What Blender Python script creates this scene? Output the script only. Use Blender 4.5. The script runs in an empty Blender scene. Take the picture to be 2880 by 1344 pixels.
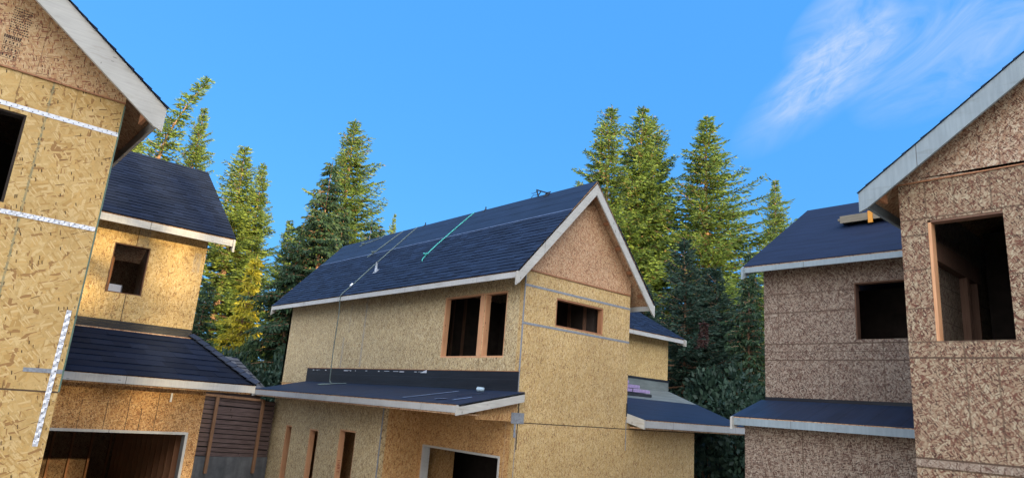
import bpy, math, random
from mathutils import Vector, Matrix
H0 = 3.1                       # eye height; building coordinates below are relative to the eye
C = bpy.context.scene.collection
R = math.radians

# ------------------------------------------------------------------ materials
class NT:
    def __init__(s, name):
        s.m = bpy.data.materials.new(name); s.m.use_nodes = True
        s.t = s.m.node_tree; s.t.nodes.clear()
        s.out = s.t.nodes.new('ShaderNodeOutputMaterial')
        s.b = s.t.nodes.new('ShaderNodeBsdfPrincipled'); s.l(s.b.outputs[0], s.out.inputs[0])
        s.b.inputs['Roughness'].default_value = .8
        s.b.inputs['Specular IOR Level'].default_value = .3
    def l(s, a, b): s.t.links.new(a, b)
    def n(s, ty, **k):
        nd = s.t.nodes.new(ty)
        for a, v in k.items(): setattr(nd, a, v)
        return nd
    def math(s, op, a, b=None, c=None, clamp=False):
        nd = s.n('ShaderNodeMath', operation=op, use_clamp=clamp)
        for i, v in enumerate((a, b, c)):
            if v is None: continue
            if isinstance(v, (int, float)): nd.inputs[i].default_value = v
            else: s.l(v, nd.inputs[i])
        return nd.outputs[0]
    def mix(s, f, a, b, mode='MIX'):
        nd = s.n('ShaderNodeMix', data_type='RGBA', blend_type=mode)
        for i, v in ((0, f), (6, a), (7, b)):
            if isinstance(v, (int, float)): nd.inputs[i].default_value = v
            elif isinstance(v, (tuple, list)): nd.inputs[i].default_value = (*v[:3], 1)
            else: s.l(v, nd.inputs[i])
        return nd.outputs[2]
    def ramp(s, f, stops, interp='LINEAR'):
        nd = s.n('ShaderNodeValToRGB'); cr = nd.color_ramp; cr.interpolation = interp
        while len(cr.elements) < len(stops): cr.elements.new(.5)
        for e, (p, c) in zip(cr.elements, stops): e.position = p; e.color = (*c, 1)
        s.l(f, nd.inputs[0]); return nd.outputs[0]
    def uv(s): return s.n('ShaderNodeTexCoord').outputs['UV']
    def obj(s): return s.n('ShaderNodeTexCoord').outputs['Object']
    def map(s, v, rot=(0,0,0), sc=(1,1,1), loc=(0,0,0)):
        nd = s.n('ShaderNodeMapping'); s.l(v, nd.inputs[0])
        nd.inputs['Rotation'].default_value = rot; nd.inputs['Scale'].default_value = sc; nd.inputs['Location'].default_value = loc
        return nd.outputs[0]
    def noise(s, v, scale, det=3, rough=.55):
        nd = s.n('ShaderNodeTexNoise'); s.l(v, nd.inputs['Vector'])
        nd.inputs['Scale'].default_value = scale; nd.inputs['Detail'].default_value = det; nd.inputs['Roughness'].default_value = rough
        return nd
    def vor(s, v, scale=1):
        nd = s.n('ShaderNodeTexVoronoi'); s.l(v, nd.inputs['Vector']); nd.inputs['Scale'].default_value = scale
        return nd
    def bump(s, h, st=.3, dist=.01):
        nd = s.n('ShaderNodeBump'); nd.inputs['Strength'].default_value = st; nd.inputs['Distance'].default_value = dist
        s.l(h, nd.inputs['Height']); s.l(nd.outputs[0], s.b.inputs['Normal'])
    def col(s, c):
        if isinstance(c, tuple): s.b.inputs['Base Color'].default_value = (*c, 1)
        else: s.l(c, s.b.inputs['Base Color'])

def osb(name, pal, seams=(), angles=(0, 55, 118, 25, 95), flake=(.13, .024), spread=None, dots=.5, stain=.25):
    """oriented strand board: layers of long flakes lying over each other, seams given in world metres"""
    s = NT(name); base_uv = s.uv()
    wn = s.noise(base_uv, 3.5, 2)
    off = s.n('ShaderNodeVectorMath', operation='MULTIPLY_ADD'); s.l(wn.outputs['Color'], off.inputs[0])
    off.inputs[1].default_value = (.05, .05, 0); s.l(base_uv, off.inputs[2])
    uv = off.outputs[0]
    col = s.mix(s.ramp(s.noise(s.map(uv, rot=(0, 0, R(angles[0])), sc=(9, 40, 1)), 1, 3).outputs[0], [(.35, (0,0,0)), (.65, (1,1,1))]), pal[0], pal[1])
    hts = None
    def strands(a, L, Wd, loc, keep, pal_, edge, r=.40):
        nonlocal col, hts
        mp = s.map(s.map(uv, rot=(0, 0, R(a)), loc=loc), sc=(1 / L, 1 / Wd, 1))
        v = s.vor(mp); v.distance = 'CHEBYCHEV'; v.voronoi_dimensions = '2D'
        sep = s.n('ShaderNodeSeparateColor'); s.l(v.outputs['Color'], sep.inputs[0]); d = v.outputs['Distance']
        on = s.math('GREATER_THAN', sep.outputs[0], 1 - keep)
        m = s.math('MULTIPLY', on, s.math('LESS_THAN', d, r))
        n_ = len(pal_)
        cc = s.ramp(sep.outputs[1], [(k / n_, c) for k, c in enumerate(pal_)], 'CONSTANT')
        rim = s.math('MULTIPLY', on, s.math('LESS_THAN', s.math('ABSOLUTE', s.math('SUBTRACT', d, r)), .05))
        col = s.mix(m, col, cc)
        col = s.mix(s.math('MULTIPLY', rim, edge), col, tuple(c * .45 for c in pal[-1]))
        h = s.math('MULTIPLY', m, sep.outputs[2]); hts = h if hts is None else s.math('ADD', hts, h)
    L0, W0 = flake
    lay = list(pal) if dots > 1.25 else [pal[k] for k in (0, 1, 2, 4, 0, 1, 3, 2, 0, 4, 1, 4, 0, 5)]
    for i, a_ in enumerate(angles):
        strands(a_, L0 * (1.25 - .12 * i), W0 * (1.5 - .18 * i), (i * 3.7, i * 1.3, 0), .62, lay, .10 + .1*max(0, dots-.6))
    strands(angles[0] + 33, L0 * .6, W0 * .45, (9, 4, 0), .35, [pal[0], pal[2], pal[2], pal[3]], .25)
    strands(angles[0] - 41, L0 * .55, W0 * .30, (2, 7, 0), .24 * dots, [tuple(c * .5 for c in pal[-1]), pal[-1], pal[-1]], 0)
    strands(angles[0] + 67, L0 * .4, W0 * .34, (4, 1, 0), .20 * dots, [tuple(c * .6 for c in pal[-1]), pal[-1], pal[-1]], 0)
    strands(angles[1] + 10, L0 * .26, W0 * .34, (6, 3, 0), .13 * dots + .008, [tuple(c * .3 for c in pal[-1]), tuple(c * .5 for c in pal[-1])], 0)
    # broad weathering of the boards
    st = s.ramp(s.noise(base_uv, .9, 4).outputs[0], [(.35, (1, 1, 1)), (.7, (.72, .70, .68))])
    col = s.mix(stain * 2, col, st, 'MULTIPLY')
    if seams:
        sx = s.n('ShaderNodeSeparateXYZ'); s.l(base_uv, sx.inputs[0])
        wv = s.math('MULTIPLY', s.math('SUBTRACT', s.noise(base_uv, 3, 2).outputs[0], .5), .012)
        ax = {'v': s.math('ADD', sx.outputs[0], wv), 'h': s.math('ADD', sx.outputs[1], wv)}
        oth = {'v': sx.outputs[1], 'h': sx.outputs[0]}
        brk = s.noise(base_uv, 14, 2).outputs[0]
        for sm in seams:
            o, c, lo, hi, hw, strg, kind, colr = sm
            if o == 'h' and kind == 'xw': c = c
            m = s.math('LESS_THAN', s.math('ABSOLUTE', s.math('SUBTRACT', ax[o], c)), hw)
            m = s.math('MULTIPLY', m, s.math('LESS_THAN', s.math('ABSOLUTE', s.math('SUBTRACT', oth[o], (lo + hi) / 2)), (hi - lo) / 2))
            if kind == 'nail':
                fr = s.math('FRACT', s.math('DIVIDE', s.math('ADD', oth[o], s.math('MULTIPLY', brk, .12)), .15))
                m = s.math('MULTIPLY', m, s.math('LESS_THAN', fr, .14))
            elif kind == 'chalk':
                m = s.math('MULTIPLY', m, s.math('MULTIPLY_ADD', brk, 1.8, -.35, clamp=True))
            col = s.mix(s.math('MULTIPLY', m, strg, clamp=True), col, colr)
    s.col(col); s.bump(hts, .35, .003); s.b.inputs['Roughness'].default_value = .72
    return s.m

YEL = [(.57, .405, .175), (.52, .355, .14), (.63, .465, .225), (.46, .295, .105), (.56, .375, .145), (.33, .185, .07)]
YEL2 = [(.55, .44, .25), (.48, .37, .195), (.60, .50, .31), (.41, .30, .15), (.52, .395, .21), (.28, .19, .10)]
RED = [(.50, .32, .18), (.42, .25, .135), (.56, .38, .23), (.34, .175, .09), (.45, .24, .13), (.24, .11, .055)]
ORG = [(.52, .31, .13), (.45, .25, .095), (.58, .37, .17), (.38, .19, .07), (.48, .27, .10), (.27, .125, .045)]
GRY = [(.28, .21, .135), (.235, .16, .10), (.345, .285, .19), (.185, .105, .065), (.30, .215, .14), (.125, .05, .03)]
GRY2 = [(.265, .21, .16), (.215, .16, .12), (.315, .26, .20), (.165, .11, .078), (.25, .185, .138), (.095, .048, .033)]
DK = (.06, .035, .02); GRN = (.12, .15, .10); TAPE = (.20, .22, .24)

def wood(name, c1, c2, scale=(60, 3, 1), rough=.7, knots=True, joint=0):
    s = NT(name); uv = s.uv()
    g = s.noise(s.map(uv, sc=scale), 1, 4, .6).outputs[0]
    col = s.ramp(g, [(.3, c1), (.7, c2)])
    if knots:
        v = s.vor(s.map(uv, sc=(6, 2.2, 1)))
        k = s.math('LESS_THAN', v.outputs['Distance'], .09)
        col = s.mix(s.math('MULTIPLY', k, .75), col, tuple(x * .25 for x in c1))
    st = s.noise(uv, 2.1, 3).outputs[0]
    col = s.mix(.5, col, s.ramp(st, [(.35, (1, 1, 1)), (.75, (.7, .68, .66))]), 'MULTIPLY')
    if joint:
        sx = s.n('ShaderNodeSeparateXYZ'); s.l(uv, sx.inputs[0])
        j = s.math('LESS_THAN', s.math('FRACT', s.math('DIVIDE', sx.outputs[0], joint)), .0035)
        col = s.mix(s.math('MULTIPLY', j, .8), col, (.05, .045, .04))
        nv = s.vor(s.map(uv, sc=(2.5, 9, 1)))
        col = s.mix(s.math('MULTIPLY', s.math('LESS_THAN', nv.outputs['Distance'], .07), .6), col, (.10, .09, .08))
        sm = s.ramp(s.noise(s.map(uv, sc=(1.2, 5, 1)), 1.5, 5, .7).outputs[0], [(.55, (1, 1, 1)), (.75, (.66, .62, .56))])
        col = s.mix(.8, col, sm, 'MULTIPLY')
    s.col(col); s.b.inputs['Roughness'].default_value = rough; s.bump(g, .15, .002)
    return s.m

def plain(name, c, rough=.6, var=.25, scale=8, metal=0, bump=0):
    s = NT(name); uv = s.obj()
    n = s.noise(uv, scale, 4).outputs[0]
    s.col(s.ramp(n, [(.3, tuple(x * (1 - var) for x in c)), (.7, tuple(min(1, x * (1 + var)) for x in c))]))
    s.b.inputs['Roughness'].default_value = rough; s.b.inputs['Metallic'].default_value = metal
    if bump: s.bump(n, bump, .01)
    return s.m

def shingle_mat(name, c):
    s = NT(name); uv = s.uv()
    g = s.n('ShaderNodeNewGeometry').outputs['Random Per Island']
    col = s.ramp(g, [(0, tuple(x * .72 for x in c)), (.35, tuple(x * .9 for x in c)), (.7, c), (1, tuple(x * 1.28 for x in c))])
    gr = s.noise(uv, 160, 2, .8).outputs[0]
    col = s.mix(.8, col, s.ramp(gr, [(.3, (.6, .6, .6)), (.7, (1.35, 1.35, 1.35))]), 'MULTIPLY')
    big = s.noise(uv, .8, 3).outputs[0]
    col = s.mix(.6, col, s.ramp(big, [(.3, (.85, .85, .85)), (.7, (1.15, 1.15, 1.15))]), 'MULTIPLY')
    s.col(col); s.b.inputs['Roughness'].default_value = .85; s.b.inputs['Specular IOR Level'].default_value = .18
    s.bump(gr, .3, .003)
    return s.m

def felt_mat(name, c, lap=.45, rough=.6):
    s = NT(name); uv = s.uv()
    sx = s.n('ShaderNodeSeparateXYZ'); s.l(uv, sx.inputs[0])
    wrk = s.noise(s.map(uv, sc=(.7, 3.2, 1)), 1.6, 4, .6).outputs[0]
    fine = s.noise(uv, 60, 2).outputs[0]
    fr = s.math('FRACT', s.math('DIVIDE', s.math('ADD', sx.outputs[1], s.math('MULTIPLY', wrk, .05)), lap))
    ln = s.math('LESS_THAN', fr, .035)
    col = s.ramp(wrk, [(.3, tuple(x * .75 for x in c)), (.7, tuple(x * 1.25 for x in c))])
    col = s.mix(.4, col, s.ramp(fine, [(.3, (.7, .7, .7)), (.7, (1.3, 1.3, 1.3))]), 'MULTIPLY')
    scr = s.ramp(s.noise(s.map(uv, rot=(0, 0, R(12)), sc=(1.2, 14, 1)), 1.5, 4, .7).outputs[0], [(.66, (0, 0, 0)), (.74, (1, 1, 1))])
    col = s.mix(s.math('MULTIPLY', scr, .35), col, tuple(min(1, x * 2.6 + .02) for x in c))
    col = s.mix(s.math('MULTIPLY', ln, .7), col, tuple(x * (2.2 if lap < .4 else .45) for x in c))
    s.col(col); s.b.inputs['Roughness'].default_value = rough; s.b.inputs['Specular IOR Level'].default_value = .25
    s.bump(s.math('ADD', wrk, s.math('MULTIPLY', ln, .4)), .5, .02)
    return s.m

def foliage(name, dark, light, trans=.25, dead=None):
    s = NT(name)
    g = s.n('ShaderNodeNewGeometry').outputs['Random Per Island']
    n = s.noise(s.obj(), .55, 3).outputs[0]
    f = s.math('ADD', s.math('MULTIPLY', g, .55), s.math('MULTIPLY', n, .55), clamp=True)
    mid = tuple((a + b) / 2 for a, b in zip(dark, light))
    col = s.ramp(f, [(.2, dark), (.55, mid), (.85, light)])
    if dead: col = s.mix(s.math('GREATER_THAN', g, .965), col, dead)
    s.col(col); s.b.inputs['Roughness'].default_value = .6
    tr = s.n('ShaderNodeBsdfTranslucent'); s.l(col, tr.inputs[0])
    mx = s.n('ShaderNodeMixShader'); mx.inputs[0].default_value = trans
    s.l(s.b.outputs[0], mx.inputs[1]); s.l(tr.outputs[0], mx.inputs[2]); s.l(mx.outputs[0], s.out.inputs[0])
    return s.m

M = {}
M['fascia'] = wood('primed_board', (.36, .36, .35), (.44, .44, .42), (30, 2, 1), .6, False, 3.05)
M['barge'] = wood('barge_wood', (.36, .35, .32), (.44, .43, .39), (2.5, 40, 1), .6, True, 2.6)
M['bluefascia'] = wood('grey_board', (.19, .235, .26), (.24, .29, .315), (30, 2, 1), .6, False, 2.7)
M['lumber'] = wood('fir_lumber', (.50, .245, .12), (.62, .35, .19), (40, 2, 1), .65)
M['lumber_pale'] = wood('pale_lumber', (.42, .33, .22), (.50, .42, .31), (40, 2, 1), .65)
M['lumber_red'] = wood('red_lumber', (.26, .115, .055), (.36, .17, .085), (40, 2, 1), .7)
M['lumber_mid'] = wood('brown_lumber', (.15, .08, .055), (.22, .13, .09), (40, 2, 1), .8)
M['lumber_dark'] = wood('dark_lumber', (.10, .05, .03), (.15, .08, .05), (40, 2, 1), .8)  # darkened lumber copy: on inner studs, interior shade is in the colour
M['under'] = osb('roof_deck_board', RED, flake=(.12, .03), angles=(0, 70, 130))
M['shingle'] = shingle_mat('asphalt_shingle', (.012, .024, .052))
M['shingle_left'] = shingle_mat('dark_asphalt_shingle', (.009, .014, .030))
M['cap'] = shingle_mat('ridge_cap', (.030, .040, .066))
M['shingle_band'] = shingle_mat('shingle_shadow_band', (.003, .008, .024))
M['shingle_old'] = shingle_mat('old_shingle', (.10, .105, .12))
M['felt'] = felt_mat('roofing_felt', (.011, .021, .046))
M['felt_black'] = felt_mat('black_membrane', (.012, .013, .017), .22, .45)
M['felt_grey'] = felt_mat('grey_underlay', (.13, .15, .145), .9, .8)
M['felt_blue'] = felt_mat('navy_underlay', (.008, .015, .038), .22, .75)
M['metal'] = plain('galvanised_steel', (.60, .61, .64), .45, .12, 20, .35)
M['lead'] = plain('grey_flashing', (.26, .29, .33), .5, .2, 20)
M['tape'] = plain('grey_tape', (.20, .215, .235), .55, .25, 30)
M['black'] = plain('black_steel', (.02, .02, .022), .5, .3)
M['dark_in'] = plain('shaded_interior', (.028, .020, .016), .9, .3, 5)  # interior shade put into the colour of the inside surfaces
M['grassline'] = plain('green_tape', (.08, .13, .10), .6, .3, 9)
M['white'] = plain('white_plastic', (.75, .77, .80), .4, .1)
M['teal'] = plain('teal_rope', (.06, .36, .33), .7, .2, 40)
M['greyrope'] = plain('grey_green_rope', (.12, .16, .15), .7, .25, 40)
M['fence'] = wood('fence_wood', (.085, .058, .052), (.19, .135, .125), (3, 30, 1), .8)
M['fence_post'] = wood('fence_post_wood', (.20, .105, .055), (.29, .16, .085), (40, 3, 1), .8, False)
M['scrap'] = plain('felt_scrap', (.09, .13, .22), .7, .25, 12)
M['ink'] = plain('stamp_ink', (.055, .035, .025), .8, .2)

# ------------------------------------------------------------------ mesh builder
class MB:
    def __init__(s): s.v = []; s.f = []; s.sm = False; s.dark = set()
    def add(s, vs, fs):
        o = len(s.v); s.v += [tuple(x) for x in vs]; s.f += [tuple(i + o for i in f) for f in fs]; return s
    def box(s, x0, x1, y0, y1, z0, z1):
        return s.add([(x0,y0,z0),(x1,y0,z0),(x1,y1,z0),(x0,y1,z0),(x0,y0,z1),(x1,y0,z1),(x1,y1,z1),(x0,y1,z1)],
                     [(0,3,2,1),(4,5,6,7),(0,1,5,4),(1,2,6,5),(2,3,7,6),(3,0,4,7)])
    def quad(s, a, b, c, d): return s.add([a, b, c, d], [(0,1,2,3)])
    def prism(s, pts, off):
        """convex outline in 3-D pushed along off; outward winding found from the centroid"""
        n = len(pts); o = Vector(off); P = [Vector(p) for p in pts]
        nr = (P[1]-P[0]).cross(P[2]-P[1]); fl = nr.dot(o) > 0
        vs = P + [p + o for p in P]
        fs = [tuple(range(n))[::-1] if fl else tuple(range(n)), tuple(range(n, 2*n)) if fl else tuple(range(n, 2*n))[::-1]]
        for i in range(n):
            j = (i+1) % n
            fs.append((i, j, j+n, i+n) if fl else (j, i, i+n, j+n))
        return s.add(vs, fs)
    def bar(s, a, b, w, h, up=(0,0,1)):
        a, b = Vector(a), Vector(b); d = (b-a).normalized(); u = Vector(up)
        r = d.cross(u).normalized() * w / 2; u = r.cross(d).normalized() * h / 2
        vs = [a-r-u, a+r-u, a+r+u, a-r+u, b-r-u, b+r-u, b+r+u, b-r+u]
        return s.add(vs, [(0,1,2,3),(7,6,5,4),(1,0,4,5),(2,1,5,6),(3,2,6,7),(0,3,7,4)])
    def tube(s, pts, rad, n=6, cap=True):
        P = [Vector(p) for p in pts]; rs = rad if isinstance(rad, (list, tuple)) else [rad]*len(P); rings = []
        for i, p in enumerate(P):
            d = (P[min(i+1, len(P)-1)] - P[max(i-1, 0)]).normalized()
            a = d.cross(Vector((0,0,1)) if abs(d.z) < .9 else Vector((1,0,0))).normalized(); b = d.cross(a)
            rings.append([p + (a*math.cos(2*math.pi*k/n) + b*math.sin(2*math.pi*k/n))*rs[i] for k in range(n)])
        vs = [v for r in rings for v in r]; fs = []
        for i in range(len(P)-1):
            for k in range(n):
                fs.append((i*n+k, i*n+(k+1)%n, (i+1)*n+(k+1)%n, (i+1)*n+k))
        if cap: fs += [tuple(range(n)), tuple(range((len(P)-1)*n, len(P)*n))[::-1]]
        s.sm = True
        return s.add(vs, fs)
    def build(s, name, mat, parent=None, raw=False):
        dz = 0 if raw else H0
        W = [Vector((x, y, z + dz)) for x, y, z in s.v]
        me = bpy.data.meshes.new(name)
        o = Vector((0,0,0))
        if parent is not None:
            o = world_loc(parent)
        elif W:
            o = Vector((sum(v.x for v in W)/len(W), sum(v.y for v in W)/len(W), min(v.z for v in W)))
        me.from_pydata([v - o for v in W], [], s.f)
        uvl = me.uv_layers.new(name='UVMap')
        me.update()
        for p in me.polygons:
            n = p.normal
            if abs(n.z) < .95: t = Vector((-n.y, n.x, 0)).normalized()
            else: t = Vector((1,0,0))
            b = n.cross(t)
            for li in p.loop_indices:
                q = W[me.loops[li].vertex_index]
                uvl.data[li].uv = (q.dot(t), q.dot(b))
            if s.sm: p.use_smooth = True
        me.materials.append(mat)
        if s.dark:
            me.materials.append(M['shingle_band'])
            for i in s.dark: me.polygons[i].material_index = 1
        ob = bpy.data.objects.new(name, me); C.objects.link(ob)
        if parent is not None: ob.parent = parent
        else: ob.location = o
        return ob

def world_loc(o):
    v = Vector(o.location); p = o.parent
    while p is not None: v += Vector(p.location); p = p.parent
    return v
def tag(o, label=None, cat=None, group=None, kind=None):
    if label: o['label'] = label
    if cat: o['category'] = cat
    if group: o['group'] = group
    if kind: o['kind'] = kind
    return o
def thing(name, loc, label, cat, group=None):
    o = bpy.data.objects.new(name, None); C.objects.link(o); o.location = loc; o.empty_display_size = .3
    return tag(o, label, cat, group)

# ------------------------------------------------------------------ building helpers
def wall(axis, val, a0, a1, z0, z1, holes=(), th=.15, mb=None, sgn=1):
    """wall slab whose outer face lies at axis=val and whose body runs sgn*th behind it, with rectangular openings"""
    mb = mb or MB()
    As = sorted({a0, a1, *[h[0] for h in holes], *[h[1] for h in holes]}); As = [a for a in As if a0 <= a <= a1]
    Zs = sorted({z0, z1, *[h[2] for h in holes], *[h[3] for h in holes]}); Zs = [z for z in Zs if z0 <= z <= z1]
    def P(a, z, d): return (val + sgn*d, a, z) if axis == 'x' else (a, val + sgn*d, z)
    solid = lambda i, k: 0 <= i < len(As)-1 and 0 <= k < len(Zs)-1 and not any(h[0] < (As[i]+As[i+1])/2 < h[1] and h[2] < (Zs[k]+Zs[k+1])/2 < h[3] for h in holes)
    flip = (axis == 'x') == (sgn > 0)
    def q(a, b, c, d): mb.quad(*( (d, c, b, a) if flip else (a, b, c, d)))
    for i in range(len(As)-1):
        for k in range(len(Zs)-1):
            if not solid(i, k): continue
            a, b, c, d = As[i], As[i+1], Zs[k], Zs[k+1]
            q(P(a,c,0), P(b,c,0), P(b,d,0), P(a,d,0)); q(P(b,c,th), P(a,c,th), P(a,d,th), P(b,d,th))
            if not solid(i-1, k): q(P(a,c,th), P(a,c,0), P(a,d,0), P(a,d,th))
            if not solid(i+1, k): q(P(b,c,0), P(b,c,th), P(b,d,th), P(b,d,0))
            if not solid(i, k-1): q(P(a,c,th), P(b,c,th), P(b,c,0), P(a,c,0))
            if not solid(i, k+1): q(P(a,d,0), P(b,d,0), P(b,d,th), P(a,d,th))
    return mb

def frame(axis, val, h, parent, mat, depth=.155, th=.04, sill=True, name='window_frame', proud=-.012, sgn=1):
    a0, a1, z0, z1 = h; mb = MB(); p = val - sgn*proud; q = val + sgn*depth; e = .003
    def B(a, b, c, d):
        lo, hi = min(p, q), max(p, q)
        if axis == 'x': mb.box(lo, hi, a, b, c, d)
        else: mb.box(a, b, lo, hi, c, d)
    B(a0 - e, a0 + th, z0, z1); B(a1 - th, a1 + e, z0, z1); B(a0 + th, a1 - th, z1 - th, z1 + e)
    if sill: B(a0 + th, a1 - th, z0 - e, z0 + th)
    return mb.build(name, mat, parent)

def slope_pt(e0, e1, r0, r1, u, s):
    L = e0.lerp(r0, s); Q = e1.lerp(r1, s); return L.lerp(Q, u)
def deck(e0, e1, r0, r1, t0=.012, t1=.045):
    e0, e1, r0, r1 = map(Vector, (e0, e1, r0, r1))
    n = (e1-e0).cross(r0-e0).normalized(); n = n if n.z > 0 else -n
    mb = MB(); P = [e0, e1, r1, r0]
    if (r1-r0).length < 1e-4: P = [e0, e1, r0]
    mb.prism([p - n*t0 for p in P], -n*(t1-t0)); return mb
def shingles(e0, e1, r0, r1, s0=0., s1=1., seed=1, course=.14, tab=(.16, .34), thick=.006):
    """overlapping courses of shingle tabs, clipped to the roof plane's side edges"""
    e0, e1, r0, r1 = map(Vector, (e0, e1, r0, r1)); rnd = random.Random(seed)
    n = (e1-e0).cross(r0-e0).normalized(); n = n if n.z > 0 else -n
    ud = (e1-e0).normalized(); vd = n.cross(ud); vd = vd if vd.z > 0 else -vd
    Hs = (r0-e0).dot(vd); N = max(1, round(Hs*(s1-s0)/course)); mb = MB()
    sgn = 1 if ud.cross(vd).dot(n) > 0 else -1
    for k in range(N):
        a, b = s0 + (s1-s0)*k/N, s0 + (s1-s0)*(k+1)/N
        La, Ra = e0.lerp(r0, a), e1.lerp(r1, a); Lb, Rb = e0.lerp(r0, b), e1.lerp(r1, b)
        u = 0; W = (Ra-La).length
        jit = rnd.uniform(-.004, .004)
        lap_ = vd*(-.012)
        while u < W - 1e-6:
            w = rnd.uniform(*tab); w = min(w, W-u)
            if W-u-w < .05: w = W-u
            f0, f1 = u/W, (u+w)/W
            t = thick + rnd.choice((0, 0, .006, .007)) + .004
            A, B_ = La.lerp(Ra, f0), La.lerp(Ra, f1); D, Cc = Lb.lerp(Rb, f0), Lb.lerp(Rb, f1)
            top = [A + n*t + lap_, B_ + n*t + lap_, Cc + n*.003, D + n*.003]
            bot = [A - n*.01 + lap_, B_ - n*.01 + lap_]
            bf = rnd.choice((1, .80, .74, .70)); nf = len(mb.f)
            m1, m2 = top[0].lerp(top[3], bf), top[1].lerp(top[2], bf)
            if sgn > 0: mb.add(top+bot+[m1, m2], [(0,1,7,6), (4,5,1,0), (4,0,3), (1,5,2)] + ([(6,7,2,3)] if bf < 1 else []))
            else: mb.add(top+bot+[m1, m2], [(6,7,1,0), (0,1,5,4), (3,0,4), (2,5,1)] + ([(3,2,7,6)] if bf < 1 else []))
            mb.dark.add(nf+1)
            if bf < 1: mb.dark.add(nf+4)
            u += w
    return mb
def barge(axis, pos, a_e, z_e, a_r, z_r, h, th=.04, cut=None):
    """rake board in the plane axis=pos, from the eave (a_e,z_e) to the ridge (a_r,z_r), with a plumb cut"""
    m = (z_r-z_e)/(a_r-a_e)
    P = lambda a, z: (pos, a, z) if axis == 'x' else (a, pos, z)
    hc = cut if cut else h
    pts = [P(a_e, z_e), P(a_r, z_r), P(a_r, z_r-h)]
    sg = 1 if a_r > a_e else -1
    if cut and cut < h: pts += [P(a_e + sg*.10, z_e + abs(m)*.10 - h), P(a_e, z_e-cut)]
    else: pts += [P(a_e, z_e-hc)]
    off = (th, 0, 0) if axis == 'x' else (0, th, 0)
    return MB().prism(pts, off)

# ================================================================== MIDDLE HOUSE
G = -3.1
mid = thing('unfinished_house', (10.2, 11.14, 0), 'middle unfinished house, yellow strand board walls, steep navy shingled roof with ropes on it', 'house', 'unfinished houses sheathed in strand board')
XM, YM, XR = 10.2, 11.14, 13.98
zz = lambda z: z + H0
# gable face (facing -Y)
win = (11.23, 12.93, 1.93, 2.615)
sm = [('h', zz(-.285), 10, 17.5, .012, .95, '', DK), ('h', zz(1.05), 10, 14, .004, .35, 'chalk', DK),
      ('v', 11.42, zz(-.28), zz(3.1), .004, .35, 'nail', DK), ('v', 12.64, zz(-.28), zz(3.1), .008, .45, 'nail', DK), ('v', 12.05, zz(-.28), zz(1.9), .007, .3, 'chalk', DK), ('h', zz(2.3), 10, 14, .007, .3, 'chalk', DK),
      ('v', 11.9, zz(-3), zz(-.3), .004, .35, 'nail', DK), ('v', 14.35, zz(-3), zz(-.3), .005, .5, 'chalk', DK), ('v', 15.6, zz(-3), zz(-.3), .004, .35, 'nail', DK)]
m_gable = osb('strand_board_front', [(c[0]*.93, c[1]*.935, c[2]*.99) for c in YEL], sm, angles=(92, 60, 118, 85, 100), flake=(.14, .03))
wall('y', YM, XM, XR, G, 3.12, [win]).build('gable_wall', m_gable, mid)
sm = [('h', zz(4.12), 10, 14, .005, .6, 'chalk', DK), ('h', zz(3.62), 10, 14, .005, .6, 'chalk', DK), ('v', 12.3, zz(3.6), zz(4.12), .004, .4, '', DK)]
m_gp = osb('strand_board_gable_top', RED, sm, angles=(92, 60, 118, 85, 30), flake=(.14, .03))
pz = lambda x: 5.56 - 1.113*abs(x - 12.09) - .02
gp = [(XM, YM-.012, 3.125), (XR, YM-.012, 3.125), (XR, YM-.012, pz(XR)), (12.09, YM-.012, pz(12.09)), (XM, YM-.012, pz(XM))]
MB().prism(gp, (0, .14, 0)).build('gable_panel', m_gp, mid)
MB().box(XM-.01, XR, YM-.026, YM-.013, 3.09, 3.125).build('flashing_strip', M['lumber_red'], mid)
# long side (facing -X)
w1 = (12.69, 14.16, 1.11, 2.65); w2 = (11.72, 12.54, 1.11, 2.65)
uY = lambda y: -y
sm = [('v', -18.17, zz(.85), zz(3), .045, .75, 'chalk', TAPE), ('v', -19.35, zz(.8), zz(1.75), .05, .6, 'chalk', TAPE), ('v', -19.1, zz(1.9), zz(3), .05, .25, 'chalk', TAPE),
      ('v', -12.6, zz(.8), zz(1.1), .006, .7, '', DK), ('v', -14.16, zz(.8), zz(1.1), .005, .4, '', DK), ('v', -15.4, zz(.8), zz(3), .004, .2, 'nail', DK)]
m_side = osb('strand_board_long_side', YEL2, sm, angles=(92, 80, 104, 75, 98), flake=(.15, .035), dots=.8)
wall('x', XM, YM+.15, 23.6, .3, 3.12, [w1, w2]).build('side_wall', m_side, mid)
for w in (w1, w2): frame('x', XM, w, mid, M['lumber'])
for y in (14.12,): pass
frame('y', YM, win, mid, M['lumber_red'])
# lower storey: projecting room with three narrow openings, return, recessed wall with a door opening
hol = [(19.64, 20.04, -2.55, -.97), (17.93, 18.47, -2.55, -.97), (15.88, 16.74, -2.55, -.86)]
m_low = osb('strand_board_lower_room', YEL2, [('v', -16.9, zz(-3), zz(-.3), .004, .25, 'nail', DK)], angles=(92, 80, 104, 75, 98), flake=(.14, .035), dots=.8)
wall('x', 9.06, 14.68, 21.15, G, -.14, hol).build('lower_side_wall', m_low, mid)
for h in hol: frame('x', 9.06, h, mid, M['lumber'])
m_ret = osb('strand_board_return', ORG, (), angles=(92, 60, 118, 85), flake=(.14, .03))
wall('y', 14.68, 9.06+.15, XM, G, -.12).build('return_wall', m_ret, mid)
wall('y', 21.0, 9.21, 10.2, G, -.12).build('rear_return_wall', m_ret, mid)
MB().box(9.043, 9.06, 14.655, 14.69, G, -.2).build('corner_flashing', M['tape'], mid)
door = (11.57, 14.5, G, -1.03)
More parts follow.
